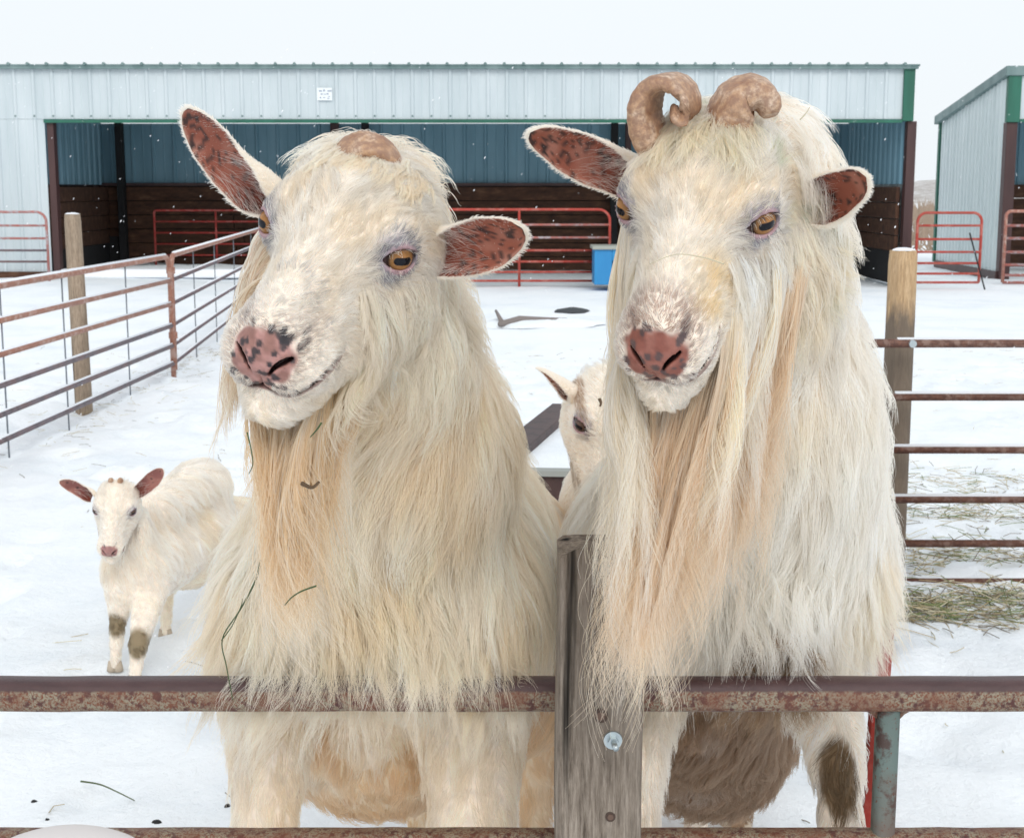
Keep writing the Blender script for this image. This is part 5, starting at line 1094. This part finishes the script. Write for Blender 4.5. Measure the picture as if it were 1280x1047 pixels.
# =========================== small goats behind
def small_layers(B, n1, n2, r_, cfg):
    ff = face_flow(B); S = B.s
    def col(q, p, g, rg):
        n = len(q); c = mixv(np.tile(WHITE, (n, 1)), np.tile(CREAM, (n, 1)), .6 * vnoise(p, 12, 1) + .3 * rg.random(n)); return cfg['col'](c, q, p, rg)
    m_face = lambda q, p, n_: HEADBOX(q) * (~bare(q)) * 1.0
    m_body = lambda q, p, n_: ~HEADBOX(q) * np.where(p[:, 2] < cfg['zleg'], 4.5, 1.0)
    bl = lambda q, p: np.interp(p[:, 2], [0, cfg['zleg'], cfg['zleg'] + .08, 2], [.010, .016, cfg['bl'], cfg['bl']])
    bf = lambda q, p, n_: np.array(cfg['flow']) * np.ones_like(p)
    return [dict(mask=m_face, guides=900, n=n1, len=lambda q, p: S * np.interp(q[:, 1], [-.08, .03, .14, .18], [.030, .014, .008, .004]), lift=.25, grav=.08, flow=ff, steps=4, clump=.5, cpow=1.2, frizz=.05, r=r_ * .8, col=col, swirl=.8, jit=.15),
            dict(mask=m_body, guides=1500, n=n2, len=bl, lift=.34, grav=.2, flow=bf, steps=6, clump=.65, cpow=1., frizz=.05, r=r_, col=col, swirl=.8, jit=.22, wave=.05),
            dict(mask=beard_mask(-.02, .10, 0), guides=40, n=500, len=ALL(cfg['beard']), lift=.1, grav=.7, flow=lambda q, p, n_: DOWN + 0 * p, steps=7, clump=.8, cpow=1, frizz=.03, r=r_ * .8, col=lambda q, p, g, rg: np.tile([.62, .55, .48], (len(q), 1)), swirl=.3, jit=.1, part='beard')]
f1, f2, f3, f4 = G(144, 838), G(169, 856), G(207, 797), G(250, 790)
K = lambda px, py, Y: np.array(P(px, py, Y))
k1, k2 = K(147, 778, f1[1] + .01), K(173, 805, f2[1] + .02)
up = lambda f, h: np.array([f[0], f[1], f[2] + h])
BK = Beast(((.6712, .0845, .0706), (-1.1542, 4.042, .5324), .79), [
    (K(160, 655, 4.15), K(175, 712, 4.22), .062, .085), (K(172, 715, 4.22), K(240, 665, 4.65), .108, .135), (K(240, 665, 4.65), K(300, 670, 4.95), .135, .135), (K(195, 640, 4.35), K(250, 610, 4.7), .07, .10),
    (K(152, 735, 4.16), k1, .05, .023, .02), (k1, up(f1, .02), .023, .016, .01), (K(188, 735, 4.18), k2, .055, .026, .02), (k2, up(f2, .02), .026, .017, .01),
    (K(232, 710, 4.6), up(f3 + np.array([0, .05, 0]), .17), .08, .026, .02), (up(f3 + np.array([0, .05, 0]), .17), up(f3, .02), .024, .016, .01), (K(300, 710, 4.85), up(f4 + np.array([.1, .3, 0]), .17), .08, .026, .02), (up(f4 + np.array([.1, .3, 0]), .17), up(f4 + np.array([.1, .27, 0]), .02), .024, .016, .01)], .04, .88)
earsK = [dict(A=[K(117, 620, 4.09), K(98, 612, 4.07), K(75, 601, 4.03)], o=(-.1, -.9, -.3), w=.024, spans=(2.4, 1.5, 1.0, .8), seed=7, thick=.002),
         dict(A=[K(167, 618, 4.09), K(186, 606, 4.08), K(203, 586, 4.05)], o=(-.15, -.9, -.2), w=.023, spans=(2.4, 1.5, 1.0, .8), seed=8, thick=.002)]
hornsK = [dict(path=[K(x, 606, 4.07), K(x + d * .5, 600, 4.06), K(x + d, 597, 4.06)], dir=(0, 1, 0), wd=[.010, .008, .005], tk=[.009, .008, .004]) for x, d in ((139, -1), (150, 1))]
def colK(c, q, p, rg):
    n = len(q)
    for k_, o_, s_ in ((k1, 0, .036), (k2, -.006, .040)):
        d = np.hypot(p[:, 0] - k_[0], (p[:, 2] - k_[2] + o_) * .75); c = mixv(c, np.tile([.26, .20, .12], (n, 1)), sstep(s_, s_ * .6, d) * (np.abs(p[:, 1] - k_[1]) < .08))
    c = mixv(c, np.tile(TAN, (n, 1)), .5 * sstep(.5, .7, vnoise(p, 7, 5)) * (p[:, 1] > 4.1)); return c
lookK = base_look(6, (.36, .18, .17), (.42, .22, .2), (.06, .05, .05), inner_col=(.26, .10, .09), seed=9, inner_spots=4)
cK = dict(col=colK, zleg=.27, bl=.055, flow=(.30, .45, -.75), beard=.05)
make_goat('kid_goat', 'small white kid standing in the snow at the left, facing the camera', BK, earsK, hornsK, lookK, small_layers(BK, 14000, 46000, .0006, cK), eye_mat='eye_dark', hh=.0034, hb=.010, skin_fix=lambda c, q, p: colK(c, q, p, None), base=(-1.0, 4.4, 0), seed=21, ear_r=.0007, ear_n=2200,
    hooves=[(up(f, .03), up(f, .0), .018) for f in (f1, f2, f3, f4 + np.array([.1, .27, 0]))])
B3 = Beast(((.6821, .1491, .091), (.1901, 2.568, 1.0294), 1.03), [
    (K(775, 505, 2.66), K(800, 620, 2.78), .085, .12), (K(800, 640, 2.82), (.32, 3.45, .66), .155, .19),
    ((.15, 2.75, .6), (.14, 2.74, .3), .07, .03, .03), ((.14, 2.74, .3), (.14, 2.73, .03), .03, .022, .01), ((.36, 2.78, .6), (.38, 2.77, .3), .07, .03, .03), ((.38, 2.77, .3), (.38, 2.76, .03), .03, .022, .01),
    ((.22, 3.5, .6), (.2, 3.62, .3), .10, .035, .03), ((.2, 3.62, .3), (.2, 3.58, .03), .03, .022, .01), ((.42, 3.5, .6), (.45, 3.62, .3), .10, .035, .03), ((.45, 3.62, .3), (.45, 3.58, .03), .03, .022, .01)], .05, .9)
ears3 = [dict(A=[K(718, 492, 2.60), K(697, 482, 2.58), K(672, 462, 2.56)], o=(-.5, -.1, -1), w=.026, spans=(2.5, 1.6, 1.1, .8), seed=12), dict(A=[K(835, 500, 2.62), K(870, 495, 2.6), K(905, 485, 2.58)], o=(.2, -.8, -.4), w=.028, spans=(2.4, 1.5, 1.0, .8), seed=13)]
def col3(c, q, p, rg):
    n = len(q); a, b = P(727, 492, 2.5), P(730, 528, 2.5); t = np.clip((p[:, 2] - b[2]) / (a[2] - b[2]), 0, 1); d = np.hypot(p[:, 0] - (b[0] + (a[0] - b[0]) * t), p[:, 2] - (b[2] + (a[2] - b[2]) * t))
    return mixv(c, np.tile([.50, .34, .22], (n, 1)), .9 * sstep(.014, .007, d + .006 * (vnoise(p, 90, 3) - .5)) * (p[:, 1] < 2.62) * (rg.random(n) < .8))
c3 = dict(col=col3, zleg=.4, bl=.06, flow=(0, .5, -.7), beard=.1)
make_goat('doe_goat', 'white goat half hidden behind the long tan beard, one ear showing', B3, ears3, [], base_look(8, (.4, .2, .18), (.45, .25, .22), (.06, .05, .05), seed=14), small_layers(B3, 16000, 20000, .0006, c3), eye_mat='eye_dark', hh=.003, hb=.012, base=(.25, 3.0, 0), seed=31, ear_r=.0005, ear_n=3500,
    hooves=[((x, y, .04), (x, y, 0), .024) for x, y in ((.14, 2.73), (.38, 2.76), (.2, 3.58), (.45, 3.58))])
# grass caught in the left buck's beard and chest
mg2 = mat('fresh_green_stalk', (.05, .09, .025), .6); mb2 = mat('dry_brown_stalk', (.10, .06, .03), .8)
stalk('grass_stalk', [P(326, 700, 1.36), P(318, 728, 1.40), P(300, 762, 1.47), P(278, 798, 1.55), P(283, 832, 1.585), P(291, 874, 1.595)], .0011, mg2, 'long green stalk hanging off the left buck onto the rail')
stalk('grass_stalk', [P(277, 800, 1.55), P(290, 782, 1.52), P(301, 758, 1.46), P(303, 748, 1.45)], .0007, mg2, 'thin green blade looped over the long stalk on the left buck')
stalk('grass_stalk', [P(395, 732, 1.30), P(378, 738, 1.31), P(365, 746, 1.32), P(356, 756, 1.34)], .0010, mg2, 'short curved green stalk in the lower beard of the left buck')
stalk('grass_stalk', [P(309, 540, 1.25), P(314, 562, 1.25), P(316, 580, 1.26), P(311, 592, 1.27)], .0007, mg2, 'green sprig under the chin of the left buck')
stalk('grass_stalk', [P(402, 528, 1.27), P(396, 537, 1.27), P(388, 546, 1.28)], .0010, mg2, 'dark green blade beside the jaw of the left buck')
stalk('straw_scrap', [P(377, 604, 1.28), P(390, 609, 1.275), P(399, 602, 1.28)], .0022, mb2, 'dark brown scrap snagged in the middle of the left beard', 'straw scrap')
stalk('straw_scrap', [P(749, 498, 1.24), P(751, 503, 1.24), P(750, 508, 1.24)], .0016, mb2, 'tiny dark scrap in the left cheek hair of the long bearded buck', 'straw scrap')
for i, (pts, lab) in enumerate([([(905, 330), (880, 322), (845, 318), (812, 330)], 'fine pale straw across the forehead of the long bearded buck'), ([(1000, 150), (1008, 141), (1012, 134)], 'short straw on the crown near the right horn stub')]):
    stalk('straw_scrap', [P(x, y, (1.30, 1.44)[i]) for x, y in pts], .0007, hc[2], lab, 'straw scrap')
